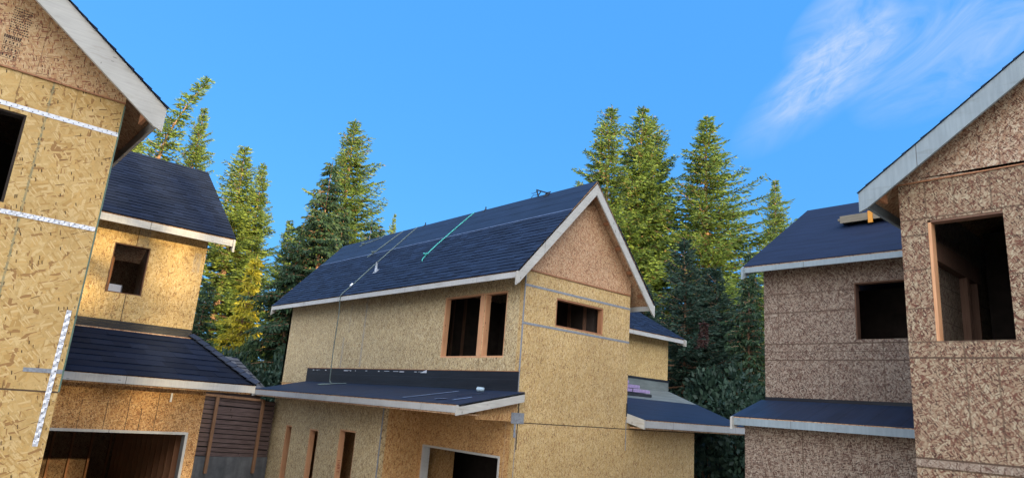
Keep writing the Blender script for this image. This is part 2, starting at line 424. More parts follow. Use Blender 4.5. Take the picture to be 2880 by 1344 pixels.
m_rec = osb('strand_board_recess', ORG, [('v', -11.45, zz(-3), zz(-.3), .02, .35, 'chalk', (.4, .35, .28))], angles=(30, 60, 118, 92, 150), flake=(.14, .03))
wall('x', XM, YM+.15, 14.67, G, .29, [door]).build('recessed_wall', m_rec, mid)
frame('x', XM, door, mid, M['fascia'], depth=.19, th=.045, sill=False, name='door_frame', proud=.02)
wall('x', XM, 14.84, 23.6, G, .29).build('inner_lower_wall', m_ret, mid)
MB().prism([(9.06, YM, -.27), (10.195, YM, -.27), (10.195, YM, .22), (9.06, YM, -.02)], (0, .14, 0)).build('beam_panel', m_ret, mid)
# other sides
m_back = osb('strand_board_plain', YEL2, (), angles=(0, 60, 120))
wall('x', XR, YM+.15, 23.6, G, 3.12, [], sgn=-1).build('side_wall', m_back, mid)
wall('y', 23.6, XM, XR, G, 3.12, [], sgn=-1).build('rear_wall', m_back, mid)
MB().prism([(XM, 23.6, 3.12), (XR, 23.6, 3.12), (12.09, 23.6, pz(12.09))], (0, -.1, 0)).build('gable_panel', m_back, mid)
MB().box(XM+.16, XR-.16, YM+.16, 23.4, -.55, -.30).build('floor', M['dark_in'], mid)
# interior partition seen through the windows and the door
m_int = osb('strand_board_inside', ORG, (), angles=(92, 60, 118))
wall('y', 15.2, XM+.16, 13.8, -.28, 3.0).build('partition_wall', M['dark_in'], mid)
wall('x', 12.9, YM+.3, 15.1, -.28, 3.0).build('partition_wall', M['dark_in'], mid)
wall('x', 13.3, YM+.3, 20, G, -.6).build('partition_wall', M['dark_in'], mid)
wall('y', 15.0, XM+.16, 11.6, G, -.6).build('partition_wall', m_int, mid)
stud0 = MB().box(-.02, .02, -.045, .045, 0, 2.4)
def stud_at(parent, x, y, z0, z1, mat, w=.04, d=.09, name='stud'):
    return MB().box(x-w/2, x+w/2, y-d/2, y+d/2, z0, z1).build(name, mat, parent)
for k in range(6): stud_at(mid, 12.85, 11.7+.55*k, -.28, 3.0, M['lumber_dark'], .09, .04)
for k in range(9): stud_at(mid, 13.25, 11.5+.41*k, G, -.6, M['lumber_dark'], .09, .04)
for k in range(4): stud_at(mid, 10.42+.4*k, 15.14, -.28, 3.0, M['lumber_dark'], .04, .09)
# window posts standing proud in orange lumber
MB().box(XM-.006, XM+.12, 12.545, 12.685, 1.10, 2.65).build('window_post', M['lumber'], mid)
# main roof
EX0, EX1, EZ, RX, RZ = 9.62, 14.56, 2.94, 12.09, 5.685
Y0, Y1 = 10.79, 23.95
for side, (ex, seed) in enumerate(((EX0, 3), (EX1, 4))):
    e0, e1, r0, r1 = (ex, Y0, EZ), (ex, Y1, EZ), (RX, Y0, RZ), (RX, Y1, RZ)
    rf = deck(e0, e1, r0, r1).build('roof', M['under'], mid)
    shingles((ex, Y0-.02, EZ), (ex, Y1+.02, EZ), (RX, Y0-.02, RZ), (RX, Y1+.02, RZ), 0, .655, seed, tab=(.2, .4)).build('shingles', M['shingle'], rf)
    lo = Vector(e0).lerp(Vector(r0), .655); n = Vector((-(RZ-EZ), 0, RX-ex)) if ex < RX else Vector((RZ-EZ, 0, ex-RX)); n = n.normalized()
    m2 = MB()
    for (sa, sb, k) in ((.655, .80, 0), (.79, .91, 1), (.90, 1.0, 2)):
        A = Vector(e0).lerp(Vector(r0), sa) + n*(.004+.004*k); B = Vector(e0).lerp(Vector(r0), sb) + n*(.004+.004*k)
        q = [(A.x, Y0, A.z), (A.x, Y1, A.z), (B.x, Y1, B.z), (B.x, Y0, B.z)]
        m2.prism(q, -n*.004)
    m2.build('roofing_felt', M['felt'], rf)
    A = Vector(e0).lerp(Vector(r0), .652) + n*.012; B = Vector(e0).lerp(Vector(r0), .660) + n*.012
    MB().prism([(A.x, Y0, A.z), (A.x, Y1, A.z), (B.x, Y1, B.z), (B.x, Y0, B.z)], -n*.006).build('felt_edge', M['scrap'], rf)
    if ex < RX: MB().box(ex-.0, ex+.04, Y0+.04, Y1-.04, EZ-.16, EZ-.035).build('fascia_board', M['fascia'], rf)
    else: MB().box(ex-.04, ex, Y0+.04, Y1-.04, EZ-.16, EZ-.035).build('fascia_board', M['fascia'], rf)
    for yy in (Y0, Y1-.04):
        barge('y', yy, ex - (.02 if ex < RX else -.02), EZ-.045, RX, RZ-.035, .325, cut=.29).build('barge_board', M['barge'], rf)
    for k in range(5):
        f = .12 + .2*k; x = ex + (RX-ex)*f; z = EZ + (RZ-EZ)*f - .14
        MB().bar((x, Y0+.04, z), (x, YM-.02, z), .09, .04, n).build('lookout', M['lumber_red'], rf)
# side shed roof over the projecting room
def zs(x): return .0 + .205*(x-8.42)
e0, e1, r0, r1 = (8.42, 10.9, 0), (8.42, 21.25, 0), (10.19, 10.9, zs(10.19)), (10.19, 21.6, zs(10.19))
sr = deck(e0, e1, r0, r1).build('porch_roof', M['under'], mid)
dk = deck(e0, e1, r0, r1, -.002, .011); dk.build('roofing_felt', M['felt'], sr)
MB().box(8.42, 8.46, 10.95, 16.08, -.165, -.03).build('fascia_board', M['fascia'], sr)
MB().box(8.42, 8.46, 16.09, 21.2, -.165, -.03).build('fascia_board', M['fascia'], sr)
MB().box(8.44, 9.05, 11.0, 21.1, -.2, -.17).build('soffit', M['under'], sr)
barge('y', 10.9, 8.38, -.02, 10.19, zs(10.19)-.01, .20, cut=.20).build('barge_board', M['barge'], sr)
barge('y', 21.25, 8.36, -.02, 10.19, zs(10.19)-.01, .20, cut=.20).build('barge_board', M['barge'], sr)
MB().box(XM-.014, XM, YM, 21.57, .30, .80).build('flashing_upstand', M['felt_black'], sr)
MB().box(XM-.02, XM-.001, YM, 21.57, .795, .81).build('flashing_edge', M['lumber_red'], sr)
rnd = random.Random(5)
for k in range(16):
    y = 14.7 + 6.3*rnd.random(); w = rnd.uniform(.03, .28)
    MB().box(XM-.021, XM-.0205+.003, y, y+w, .735+rnd.uniform(-.01, .01), .75).build('foil_scrap', M['metal'], sr)
MB().prism([(XM-.022, 14.65, .80), (XM-.022, 14.95, .72), (XM-.022, 14.65, .72)], (.004, 0, 0)).build('foil_scrap', M['metal'], sr)
# metal straps and tape on the gable face
MB().box(XM-.003, XR+.003, YM-.008, YM, 2.725, 2.775).build('metal_strap', M['tape'], mid)
MB().box(XM-.003, XR+.003, YM-.008, YM, 1.855, 1.905).build('metal_strap', M['tape'], mid)
MB().box(XM-.008, XM+.012, YM-.01, YM+.02, .3, 3.05).build('corner_tape', M['tape'], mid)
MB().box(XM-.15, XM+.22, YM-.016, YM-.002, -.31, -.08).build('flashing_tape', M['tape'], mid)
MB().box(XM-.05, XM+.0, YM-.013, YM-.0, -.6, -.31).build('flashing_tape', M['tape'], mid)
MB().box(XM+.04, XM+.06, YM-.008, YM, -.85, .2).build('metal_strip', M['black'], mid)
MB().box(XM+.01, XM+.02, YM-.008, YM, -2.2, -.5).build('metal_strip', M['tape'], mid)
MB().box(XR-.03, XR-.01, YM-.008, YM, -.8, -.05).build('metal_strip', M['tape'], mid)
MB().box(XR-.03, XR+.01, YM-.012, YM, .02, .34).build('flashing_tape', M['black'], mid)
# hand writing down the jamb of the third opening
def textmesh(txt, size, loc, rot, mat, parent, name='handwriting'):
    cu = bpy.data.curves.new('tmp', 'FONT'); cu.body = txt; cu.size = size; cu.extrude = .001; cu.align_x = 'LEFT'
    to = bpy.data.objects.new('tmp', cu); C.objects.link(to)
    bpy.context.view_layer.update()
    me = bpy.data.meshes.new_from_object(to.evaluated_get(bpy.context.evaluated_depsgraph_get()))
    bpy.data.objects.remove(to)
    me.materials.clear(); me.materials.append(mat)
    mat4 = Matrix.Translation(Vector(loc) + Vector((0,0,H0)) - world_loc(parent)) @ rot.to_4x4()
    me.transform(mat4)
    ob = bpy.data.objects.new(name, me); C.objects.link(ob); ob.parent = parent
    return ob
M['redink'] = plain('red_ink', (.22, .03, .02), .8, .1)
rt = Matrix(((0, 1, 0), (0, 0, -1), (-1, 0, 0)))      # text lying in a plane facing -Y, reading downwards
textmesh('1169 T', .12, (9.09, 16.69, -1.62), rt, M['redink'], mid)

# right wing of the middle house: shed roof in front, upper room behind
m_w = osb('strand_board_wing', YEL, (), angles=(92, 60, 118, 85), flake=(.14, .03))
wall('y', YM, XR, 17.0, G, -.13).build('wing_front_wall', m_gable, mid)
wall('x', 17.0, YM+.15, 21, G, -.13, sgn=-1).build('wing_side_wall', m_w, mid)
wall('y', 14.85, XR, 20.92, .9, 2.85).build('wing_upper_wall', m_w, mid)
wall('x', 20.92, 15.0, 20, .5, 2.85, sgn=-1).build('wing_upper_side_wall', m_w, mid)
ze = lambda y: -.02 + .245*(y-10.62)
e0, e1, r0, r1 = (14.02, 10.62, ze(10.62)), (18.85, 10.62, ze(10.62)), (14.02, 14.84, ze(14.84)), (21.0, 14.84, ze(14.84))
wr = deck(e0, e1, r0, r1).build('wing_roof', M['under'], mid)
deck(e0, e1, r0, r1, -.002, .011).build('roofing_felt', M['felt'], wr)
g0, g1 = 13.05, 14.83
deck((14.02, g0, ze(g0)), (20.02, g0, ze(g0)), (14.02, g1, ze(g1)), (20.98, g1, ze(g1)), -.007, -.003).build('grey_underlay', M['felt_grey'], wr)
deck((17.9, 10.64, ze(10.64)), (18.83, 10.64, ze(10.64)), (19.3, g0, ze(g0)), (20.02, g0, ze(g0)), -.0065, -.003)
# hip side slope falling to the right
deck((18.85, 10.62, ze(10.62)), (23.0, 14.84, ze(10.62)), (18.86, 10.63, ze(10.62)), (21.0, 14.84, ze(14.84))).build('roofing_felt', M['felt_grey'], wr)
MB().box(14.03, 18.85, 10.62, 10.66, -.215, -.05).build('fascia_board', M['fascia'], wr)
MB().box(14.05, 18.8, 10.66, 11.12, -.25, -.22).build('soffit', M['under'], wr)
barge('x', 13.98, 10.58, -.035, 11.14, ze(11.14)-.01, .22, cut=.22).build('barge_board', M['barge'], wr)
MB().box(XR, 20.95, 14.83, 14.85, .9, 1.32).build('flashing_upstand', M['felt_grey'], wr)
MB().box(XR, 20.96, 14.82, 14.85, 1.32, 1.40).build('flashing_edge', M['felt_black'], wr)
e0, e1, r0, r1 = (XR, 14.4, 2.93), (21.3, 14.4, 2.93), (XR, 17.6, 4.62), (21.3, 17.6, 4.62)
wu = deck(e0, e1, r0, r1).build('wing_upper_roof', M['under'], mid)
shingles(e0, e1, r0, r1, 0, 1, 9).build('shingles', M['shingle'], wu)
e0b, e1b = (XR, 20.8, 2.93), (21.3, 20.8, 2.93)
deck(e0b, e1b, r0, r1).build('wing_upper_roof', M['shingle'], mid)
MB().box(XR, 21.26, 14.4, 14.44, 2.76, 2.89).build('fascia_board', M['fascia'], wu)
barge('x', 21.28, 14.33, 2.885, 17.6, 4.59, .26, cut=.22).build('barge_board', M['barge'], wu)

# ================================================================== LEFT HOUSE
lef = thing('unfinished_house', (1.4, 9.06, 0), 'left unfinished house, yellow strand board gable with white metal straps and a garage wing', 'house', 'unfinished houses sheathed in strand board')
YL, XL = 9.06, 1.4
wl = (-1.1, .49, 1.76, 2.79)
sm = [('h', zz(-.205), -4, 1.5, .010, .95, '', DK),
      ('v', .66, zz(-.2), zz(3.27), .011, .9, 'chalk', GRN), ('v', .675, zz(-.2), zz(3.27), .006, .8, 'nail', DK), ('v', .645, zz(-.2), zz(3.27), .006, .8, 'nail', DK),
      ('v', .90, zz(2.9), zz(3.27), .006, .6, 'chalk', DK), ('v', .35, zz(2.85), zz(3.27), .005, .7, 'chalk', DK), ('v', .08, zz(2.85), zz(3.27), .006, .7, 'chalk', DK), ('v', 1.37, zz(-3), zz(3.27), .006, .8, 'nail', DK),
      ('v', 1.0, zz(-3), zz(-.2), .006, .7, 'nail', DK), ('v', .2, zz(-3), zz(1.7), .006, .6, 'nail', DK), ('v', 1.03, zz(-.2), zz(1.6), .005, .3, 'nail', DK)]
m_lf = osb('strand_board_near_left', [(c[0]*.87, c[1]*.83, c[2]*.76) for c in YEL], sm, angles=(15, 70, 128, 95, 160), flake=(.20, .042), dots=.10, stain=.25)
wall('y', YL, -4.4, XL, G, 3.27, [wl]).build('gable_wall', m_lf, lef)
sm = [('v', .95, zz(3.28), zz(4), .005, .6, 'chalk', DK), ('v', .47, zz(3.28), zz(4.3), .006, .7, 'chalk', DK)]
m_lg = osb('strand_board_near_left_gable', [(.50,.34,.18),(.44,.28,.14),(.55,.39,.22),(.38,.21,.10),(.46,.27,.13),(.27,.11,.06)], sm, angles=(15, 70, 128, 95, 160), flake=(.13, .03), dots=.5)
SL = .73
zl = lambda x: 3.21 + SL*(1.78-x) - .06
MB().prism([(-4.4, YL-.012, 3.275), (XL, YL-.012, 3.275), (XL, YL-.012, zl(XL)), (-1.5, YL-.012, zl(-1.5)), (-4.4, YL-.012, zl(XL))], (0, .14, 0)).build('gable_panel', m_lg, lef)
MB().box(-4.4, XL+.004, YL-.022, YL-.013, 3.262, 3.280).build('flashing_strip', M['lumber_red'], lef)
m_ls = osb('strand_board_left_side', [tuple(v*.5 for v in c) for c in RED], ())  # board colour darkened so the garage's inner shade is in it
wall('x', XL, YL+.15, 19.5, G, 3.27, sgn=-1).build('side_wall', m_ls, lef)
wall('x', -4.4, YL+.15, 19.5, G, 3.27, sgn=1).build('side_wall', m_ls, lef)
wall('y', 19.5, -4.4, 4.25, G, 2.9, [(3.4, 3.85, 1.85, 2.3)], sgn=-1).build('rear_wall', m_ls, lef)
MB().box(XL-.004, XL+.012, YL-.006, YL+.03, -.2, 3.24).build('corner_tape', M['grassline'], lef)
frame('y', YL, wl, lef, M['dark_in'], th=.02)
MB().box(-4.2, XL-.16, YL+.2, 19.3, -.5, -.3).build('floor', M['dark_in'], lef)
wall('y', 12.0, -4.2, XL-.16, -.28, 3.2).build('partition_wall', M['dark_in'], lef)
def strap(pts, wdt, lumpy, mat, parent, face='y', pos=YL, name='metal_strap', holes=True, seed=1):
    """thin perforated steel strip nailed to the wall; a lumpy one buckles between its nails"""
    (a0, z0), (a1, z1) = pts; L = math.hypot(a1-a0, z1-z0); N = max(2, int(L/.03)); mb = MB(); rnd = random.Random(seed)
    ua, uz = (a1-a0)/L, (z1-z0)/L; na, nz = -uz, ua; rows = []
    for i in range(N+1):
        t = L*i/N; row = []
        for j in range(5):
            w = (j/4-.5)*wdt
            b = .004 + (lumpy*(.5+.5*math.sin(t*2*math.pi/.085 + j*.9)) if lumpy else 0)*rnd.uniform(.5, 1.2)
            row.append((a0+ua*t+na*w, pos-b, z0+uz*t+nz*w))
        rows.append(row)
    vs = [p for r in rows for p in r]; fs = []
    for i in range(N):
        for j in range(4): fs.append((i*5+j, i*5+j+1, (i+1)*5+j+1, (i+1)*5+j))
    mb.add(vs, fs); o = mb.build(name, mat, parent)
    if holes:
        h = MB(); k = 0; t = .03
        while t < L-.02:
            w = (.25 if k % 2 else -.25)*wdt; a = a0+ua*t+na*w; z = z0+uz*t+nz*w; r = .006
            h.add([(a + r*math.cos(q*math.pi/3), pos-.0065-lumpy*.9, z + r*math.sin(q*math.pi/3)) for q in range(6)], [(0,1,2,3,4,5)])
            t += .05; k += 1
        h.build('nail_holes', M['black'], o)
    return o
strap(((-4.3, 2.86), (1.4, 2.86)), .05, .003, M['metal'], lef)
strap(((-4.3, 1.665), (1.39, 1.665)), .05, .009, M['metal'], lef, seed=2)
strap(((1.325, .70), (1.30, -.78)), .05, .011, M['metal'], lef, seed=3)
strap(((1.03, .015), (1.40, .02)), .045, .003, M['tape'], lef, name='flashing_tape', holes=False, seed=4)
# grade stamp printed sideways on the gable panel: rows of small printed marks and two ruled boxes (too blurred to read)
st = MB(); rnd = random.Random(8); yv = YL-.0135
def ink(x0, x1, z0, z1): st.add([(x0, yv, z0), (x1, yv, z0), (x1, yv, z1), (x0, yv, z1)], [(0,1,2,3)])
for r_ in range(11):
    z = 3.98 - r_*.030; x = .125
    while x < .30:
        w = rnd.uniform(.006, .018); ink(x, x+w, z, z+.016*rnd.uniform(.7, 1.1)); x += w + rnd.uniform(.004, .012)
for zb in (3.37, 3.45, 3.53):
    for (a, b, c, d) in ((.11, .26, zb, zb+.005), (.11, .26, zb+.06, zb+.065), (.11, .115, zb, zb+.065), (.255, .26, zb, zb+.065), (.18, .184, zb, zb+.065)): ink(a, b, c, d)
    for q in range(4): ink(.125+.034*q, .138+.034*q, zb+.018, zb+.046)
for q in range(9): ink(.10+.018*q, .113+.018*q, 3.605, 3.645)
st.build('grade_stamp', M['ink'], lef)
# near roof
def gable_roof_y(parent, exr, ez, rx, y0, y1, slope, mat, seed, both=True):
    rz = ez + slope*abs(exr-rx); exl = 2*rx-exr; out = None
    for ex, sd in ((exr, seed), (exl, seed+1)):
        e0, e1, r0, r1 = (ex, y0+.042, ez), (ex, y1, ez), (rx, y0+.042, rz), (rx, y1, rz)
        rf = deck(e0, e1, r0, r1).build('roof', M['under'], parent)
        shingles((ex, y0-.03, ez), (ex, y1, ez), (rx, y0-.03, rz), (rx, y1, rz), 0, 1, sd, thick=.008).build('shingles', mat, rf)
        out = out or rf
        barge('y', y0, ex, ez-.008, rx, rz-.008, .335, cut=.30).build('barge_board', M['barge'], rf)
        a, b = (ex-.04, ex) if ex > rx else (ex, ex+.04)
        MB().box(a, b, y0+.05, y1, ez-.17, ez-.035).build('fascia_board', M['fascia'], rf)
    return out
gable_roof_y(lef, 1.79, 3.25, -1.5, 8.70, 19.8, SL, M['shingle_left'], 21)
MB().prism([(-4.4, 19.4, 2.9), (XL, 19.4, 2.9), (XL, 19.4, zl(XL)-.03), (-1.5, 19.4, zl(-1.5)-.03), (-4.4, 19.4, zl(XL)-.03)], (0, .08, 0)).build('gable_panel', m_ls, lef)
MB().bar((1.6, 8.76, 3.13), (1.6, 9.04, 3.13), .04, .14).build('lookout', M['lumber_red'], lef)
# wing, upper room
wwl = (2.60, 3.23, 1.56, 2.51)
sm = [('v', 2.97, zz(.9), zz(1.56), .008, .9, '', DK), ('v', 2.97, zz(2.51), zz(3), .008, .7, '', DK), ('v', 3.08, zz(2.52), zz(3), .10, .6, 'chalk', (.28, .29, .24)), ('v', 2.5, zz(.9), zz(1.5), .005, .5, 'chalk', DK),
      ('v', 4.12, zz(2.2), zz(2.6), .07, .45, 'chalk', TAPE)]
m_lw = osb('strand_board_left_wing', YEL, sm, angles=(15, 70, 128, 95), flake=(.13, .028), dots=.4)
wall('y', 14.5, XL+.01, 4.27, .8, 2.95, [wwl]).build('wing_upper_wall', m_lw, lef)
frame('y', 14.5, wwl, lef, M['lumber_dark'], th=.02)
MB().box(2.74, 2.80, 15.3, 15.36, .9, 2.4).build('stud', M['lumber_red'], lef)
wall('x', 4.27, 14.65, 19.35, .5, 2.95, sgn=-1).build('wing_side_wall', m_ls, lef)
e0, e1, r0, r1 = (XL-.3, 14.08, 2.97), (4.64, 14.08, 2.97), (XL-.3, 16.95, 5.06), (4.64, 16.95, 5.06)
lr = deck(e0, e1, r0, r1).build('wing_roof', M['under'], lef)
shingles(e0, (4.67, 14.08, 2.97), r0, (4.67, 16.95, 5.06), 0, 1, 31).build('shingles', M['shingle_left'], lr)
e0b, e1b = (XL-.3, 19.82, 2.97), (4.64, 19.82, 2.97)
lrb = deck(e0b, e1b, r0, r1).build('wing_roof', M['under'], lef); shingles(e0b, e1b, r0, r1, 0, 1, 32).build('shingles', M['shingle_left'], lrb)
MB().box(XL+.02, 4.62, 14.08, 14.12, 2.80, 2.935).build('fascia_board', M['fascia'], lr)
barge('x', 4.62, 14.04, 2.92, 16.95, 5.03, .26, cut=.24).build('barge_board', M['barge'], lr)
barge('x', 4.62, 19.86, 2.92, 16.95, 5.03, .26, cut=.24).build('barge_board', M['barge'], lrb)
MB().prism([(4.26, 14.5, 2.95), (4.26, 19.5, 2.95), (4.26, 16.95, 4.9)], (-.1, 0, 0)).build('gable_panel', m_ls, lef)
# pent roof over the garage
zp0, zp1 = .07, .92
e0, e1, r0, r1 = (XL+.01, 13.52, zp0), (5.36, 13.52, zp0), (XL+.01, 14.49, zp1), (4.35, 14.49, zp1)
pr = deck(e0, e1, r0, r1).build('pent_roof', M['under'], lef)
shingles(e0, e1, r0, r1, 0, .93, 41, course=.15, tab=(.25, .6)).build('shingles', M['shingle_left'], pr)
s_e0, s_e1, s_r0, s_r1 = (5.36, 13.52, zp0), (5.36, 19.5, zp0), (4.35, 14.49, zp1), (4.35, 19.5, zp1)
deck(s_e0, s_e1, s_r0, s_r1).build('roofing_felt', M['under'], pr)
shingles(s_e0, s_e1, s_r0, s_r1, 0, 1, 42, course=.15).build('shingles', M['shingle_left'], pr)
# ridge caps down the hip
A, B = Vector((5.40, 13.50, zp0+.03)), Vector((4.33, 14.50, zp1+.03))
for k in range(9):
    p = A.lerp(B, k/9); q = A.lerp(B, (k+1.15)/9); d = (q-p).normalized(); up = Vector((.35, -.35, .87)); rr = d.cross(up).normalized()*.13; up = rr.cross(d).normalized()
    t0 = up*.028; t1 = up*.006; cap = MB()
    cap.prism([p-rr+t0-up*.05, p+t0, q+t1, q-rr+t1-up*.05], up*.012); cap.prism([p+rr+t0-up*.05, p+t0, q+t1, q+rr+t1-up*.05], up*.012)
    cap.build('hip_cap', M['cap'], pr)
MB().box(XL+.012, 5.36, 13.52, 13.56, -.09, .045).build('fascia_board', M['fascia'], pr)
MB().box(5.32, 5.36, 13.57, 19.5, -.09, .045).build('fascia_board', M['fascia'], pr)
MB().box(XL+.02, 5.3, 13.58, 14.0, -.12, -.095).build('soffit', M['under'], pr)
for k, (za, zb, yo) in enumerate(((.86, .94, .03), (.94, 1.0, .022), (1.0, 1.05, .014))):
    MB().box(XL+.012, 4.275, 14.5-yo, 14.5, za, zb-.004).build('flashing_upstand', M['felt_black'], pr)
# garage
dl = (XL+.25, 4.40, G, -.90)
sm = [('v', 2.55, zz(-.9), zz(-.4), .006, .6, '', DK), ('v', 2.95, zz(-.9), zz(-.4), .007, .8, '', DK), ('v', 3.3, zz(-.9), zz(-.3), .007, .8, '', DK), ('v', 3.52, zz(-.9), zz(-.5), .007, .8, '', DK), ('v', 3.78, zz(-.9), zz(-.2), .007, .8, '', DK), ('h', zz(-.45), 1, 4.2, .005, .45, 'chalk', DK)]
m_lgw = osb('strand_board_garage', ORG, sm, angles=(15, 40, 150, 165, 95), flake=(.12, .03), dots=.9)
wall('y', 14.0, XL+.01, 4.60, G, -.12, [dl]).build('garage_wall', m_lgw, lef)
frame('y', 14.0, dl, lef, M['fascia'], depth=.17, th=.045, sill=False, name='door_frame', proud=.02)
wall('y', 19.5, 4.25, 4.60, G, -.12, sgn=-1).build('rear_wall', m_ls, lef)
wall('x', 4.60, 14.15, 19.35, G, -.12, sgn=-1).build('garage_side_wall', m_ls, lef)
for k in range(13): stud_at(lef, 4.39, 14.45+.38*k, G, -.25, M['lumber_red'], .12, .045)
for k in range(7): stud_at(lef, 1.9+.4*k, 19.3, G, -.25, M['lumber_red'], .045, .09)
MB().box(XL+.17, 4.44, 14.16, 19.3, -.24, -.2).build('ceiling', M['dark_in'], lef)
MB().box(3.965, 3.995, 13.97, 14.0, -.36, -.20).build('wire_end', M['white'], lef)

# ================================================================== RIGHT HOUSE
rig = thing('unfinished_house', (9.39, 3.05, 0), 'right unfinished house, grey-brown mottled strand board with a large open window near its corner', 'house', 'unfinished houses sheathed in strand board')
XG, YG = 9.39, 3.05
wg = (1.93, 2.735, 1.19, 2.725)
sm = [('h', zz(-.205), -9, -1, .012, .9, '', DK), ('h', zz(-.31), -9, -1, .012, .7, '', DK), ('h', zz(.985), -4, 0, .012, .85, '', DK), ('h', zz(1.18), -4, -1, .010, .6, '', DK), ('h', zz(2.55), -3.1, -2.7, .012, .7, '', DK), ('h', zz(1.6), -3.1, -2.7, .010, .6, '', DK), ('h', zz(2.1), -3.1, -2.72, .010, .6, '', DK), ('h', zz(2.76), -3.1, 0, .010, .7, '', DK),
      ('v', -2.74, zz(2.75), zz(3.25), .010, .5, '', DK), ('v', -2.42, zz(2.75), zz(3.25), .010, .5, '', DK), ('v', -2.45, zz(-.1), zz(1.18), .010, .55, '', DK), ('v', -2.13, zz(-.1), zz(1.18), .010, .55, '', DK), ('v', -1.80, zz(-.1), zz(1.18), .010, .55, '', DK), ('v', -2.03, zz(2.75), zz(3.25), .010, .5, '', DK), ('h', zz(2.4), -1.93, -1.6, .010, .6, '', DK), ('h', zz(1.95), -1.93, -1.6, .010, .6, '', DK)]
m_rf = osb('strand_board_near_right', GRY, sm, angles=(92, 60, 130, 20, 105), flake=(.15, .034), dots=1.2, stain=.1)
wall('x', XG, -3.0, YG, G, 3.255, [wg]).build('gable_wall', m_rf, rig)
MB().box(XG-.012, XG, -3.0, YG, -.30, -.215).build('rim_strip', osb('strand_rim', GRY2, ()), rig)
SR = .71; zr_ = lambda y: 3.10 + SR*(3.41-y) - .05
sm = [('h', zz(3.72), -9, 9, .006, .6, 'chalk', DK), ('v', -2.12, zz(3.25), zz(3.75), .005, .5, '', DK), ('v', -1.9, zz(3.3), zz(4.6), .006, .5, '', DK)]
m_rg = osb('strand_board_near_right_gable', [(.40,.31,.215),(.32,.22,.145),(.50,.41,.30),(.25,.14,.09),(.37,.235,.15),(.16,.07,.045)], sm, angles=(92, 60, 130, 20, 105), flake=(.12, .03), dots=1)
RYG = .2
MB().prism([(XG-.012, -3.0, 3.26), (XG-.012, YG, 3.26), (XG-.012, YG, zr_(YG)), (XG-.012, RYG, zr_(RYG)), (XG-.012, -3.0, zr_(3.4))], (.14, 0, 0)).build('gable_panel', m_rg, rig)
MB().box(XG-.022, XG-.013, -3.0, YG+.003, 3.245, 3.262).build('flashing_strip', M['lumber_red'], rig)
# wall facing +Y seen from inside through the window: boards between studs
m_ri = osb('strand_board_inside_right', GRY2, [('h', zz(1.6), -30, 30, .006, .7, '', DK), ('h', zz(1.85), -30, 30, .006, .7, '', DK), ('h', zz(2.1), -30, 30, .006, .7, '', DK)], angles=(92, 60, 130))
wall('y', YG, XG+.155, 18, G, 3.255, sgn=-1, th=.1).build('side_wall', m_ri, rig)
MB().box(XG+.16, 12, 2.84, 2.945, 2.35, 2.62).build('header_beam', M['lumber_mid'], rig)
for x in (9.66, 9.80, 11.35, 11.42, 11.85): stud_at(rig, x, 2.895, -.25, 2.35, M['lumber_mid'], .045, .1)
wall('y', -3.0, XG+.155, 18, G, 3.25, sgn=1, th=.1).build('side_wall', m_ri, rig)
wall('x', 18, -3.0, 6.4, G, 2.9, sgn=-1, th=.1).build('rear_wall', m_ri, rig)
MB().box(XG+.16, 17.8, -2.8, 2.83, -.5, -.3).build('floor', M['dark_in'], rig)
wall('x', 12.2, -2.8, 2.8, -.28, 3.2, th=.1).build('partition_wall', M['dark_in'], rig)
for k in range(8): stud_at(rig, 12.12, -1.2+.5*k, -.28, 3.2, M['lumber_dark'], .09, .045)
MB().box(XG+.012, XG+.155, 2.70, 2.738, 1.19, 2.70).build('window_frame', M['lumber'], rig)
MB().box(XG+.012, XG+.155, 1.93, 2.70, 2.70, 2.728).build('window_header', M['lumber_mid'], rig)
# near roof, ridge along X
def gable_roof_x(parent, eyp, ez, ry, x0, x1, slope, seed):
    rz = ez + slope*abs(eyp-ry); eyn = 2*ry-eyp
    for ey, sd in ((eyp, seed), (eyn, seed+1)):
        e0, e1, r0, r1 = (x0+.042, ey, ez), (x1, ey, ez), (x0+.042, ry, rz), (x1, ry, rz)
        rf = deck(e0, e1, r0, r1).build('roof', M['under'], parent)
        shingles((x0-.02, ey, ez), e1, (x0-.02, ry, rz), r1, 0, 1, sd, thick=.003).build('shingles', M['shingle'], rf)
        barge('x', x0, ey, ez-.008, ry, rz-.008, .29, cut=.26).build('barge_board', M['bluefascia'], rf)
        a, b = (ey-.04, ey) if ey > ry else (ey, ey+.04)
        MB().box(x0+.05, x1, a, b, ez-.16, ez-.03).build('fascia_board', M['bluefascia'], rf)
gable_roof_x(rig, 3.42, 3.13, RYG, 9.03, 18.4, SR, 51)
MB().prism([(17.9, -3.0, 2.9), (17.9, 3.05, 2.9), (17.9, 3.05, zr_(3.05)-.05), (17.9, RYG, zr_(RYG)-.05), (17.9, -3.0, zr_(3.4)-.05)], (.08, 0, 0)).build('gable_panel', m_ri, rig)
MB().bar((9.09, 3.2, 3.08), (9.37, 3.2, 3.08), .04, .12).build('lookout', M['lumber_red'], rig)
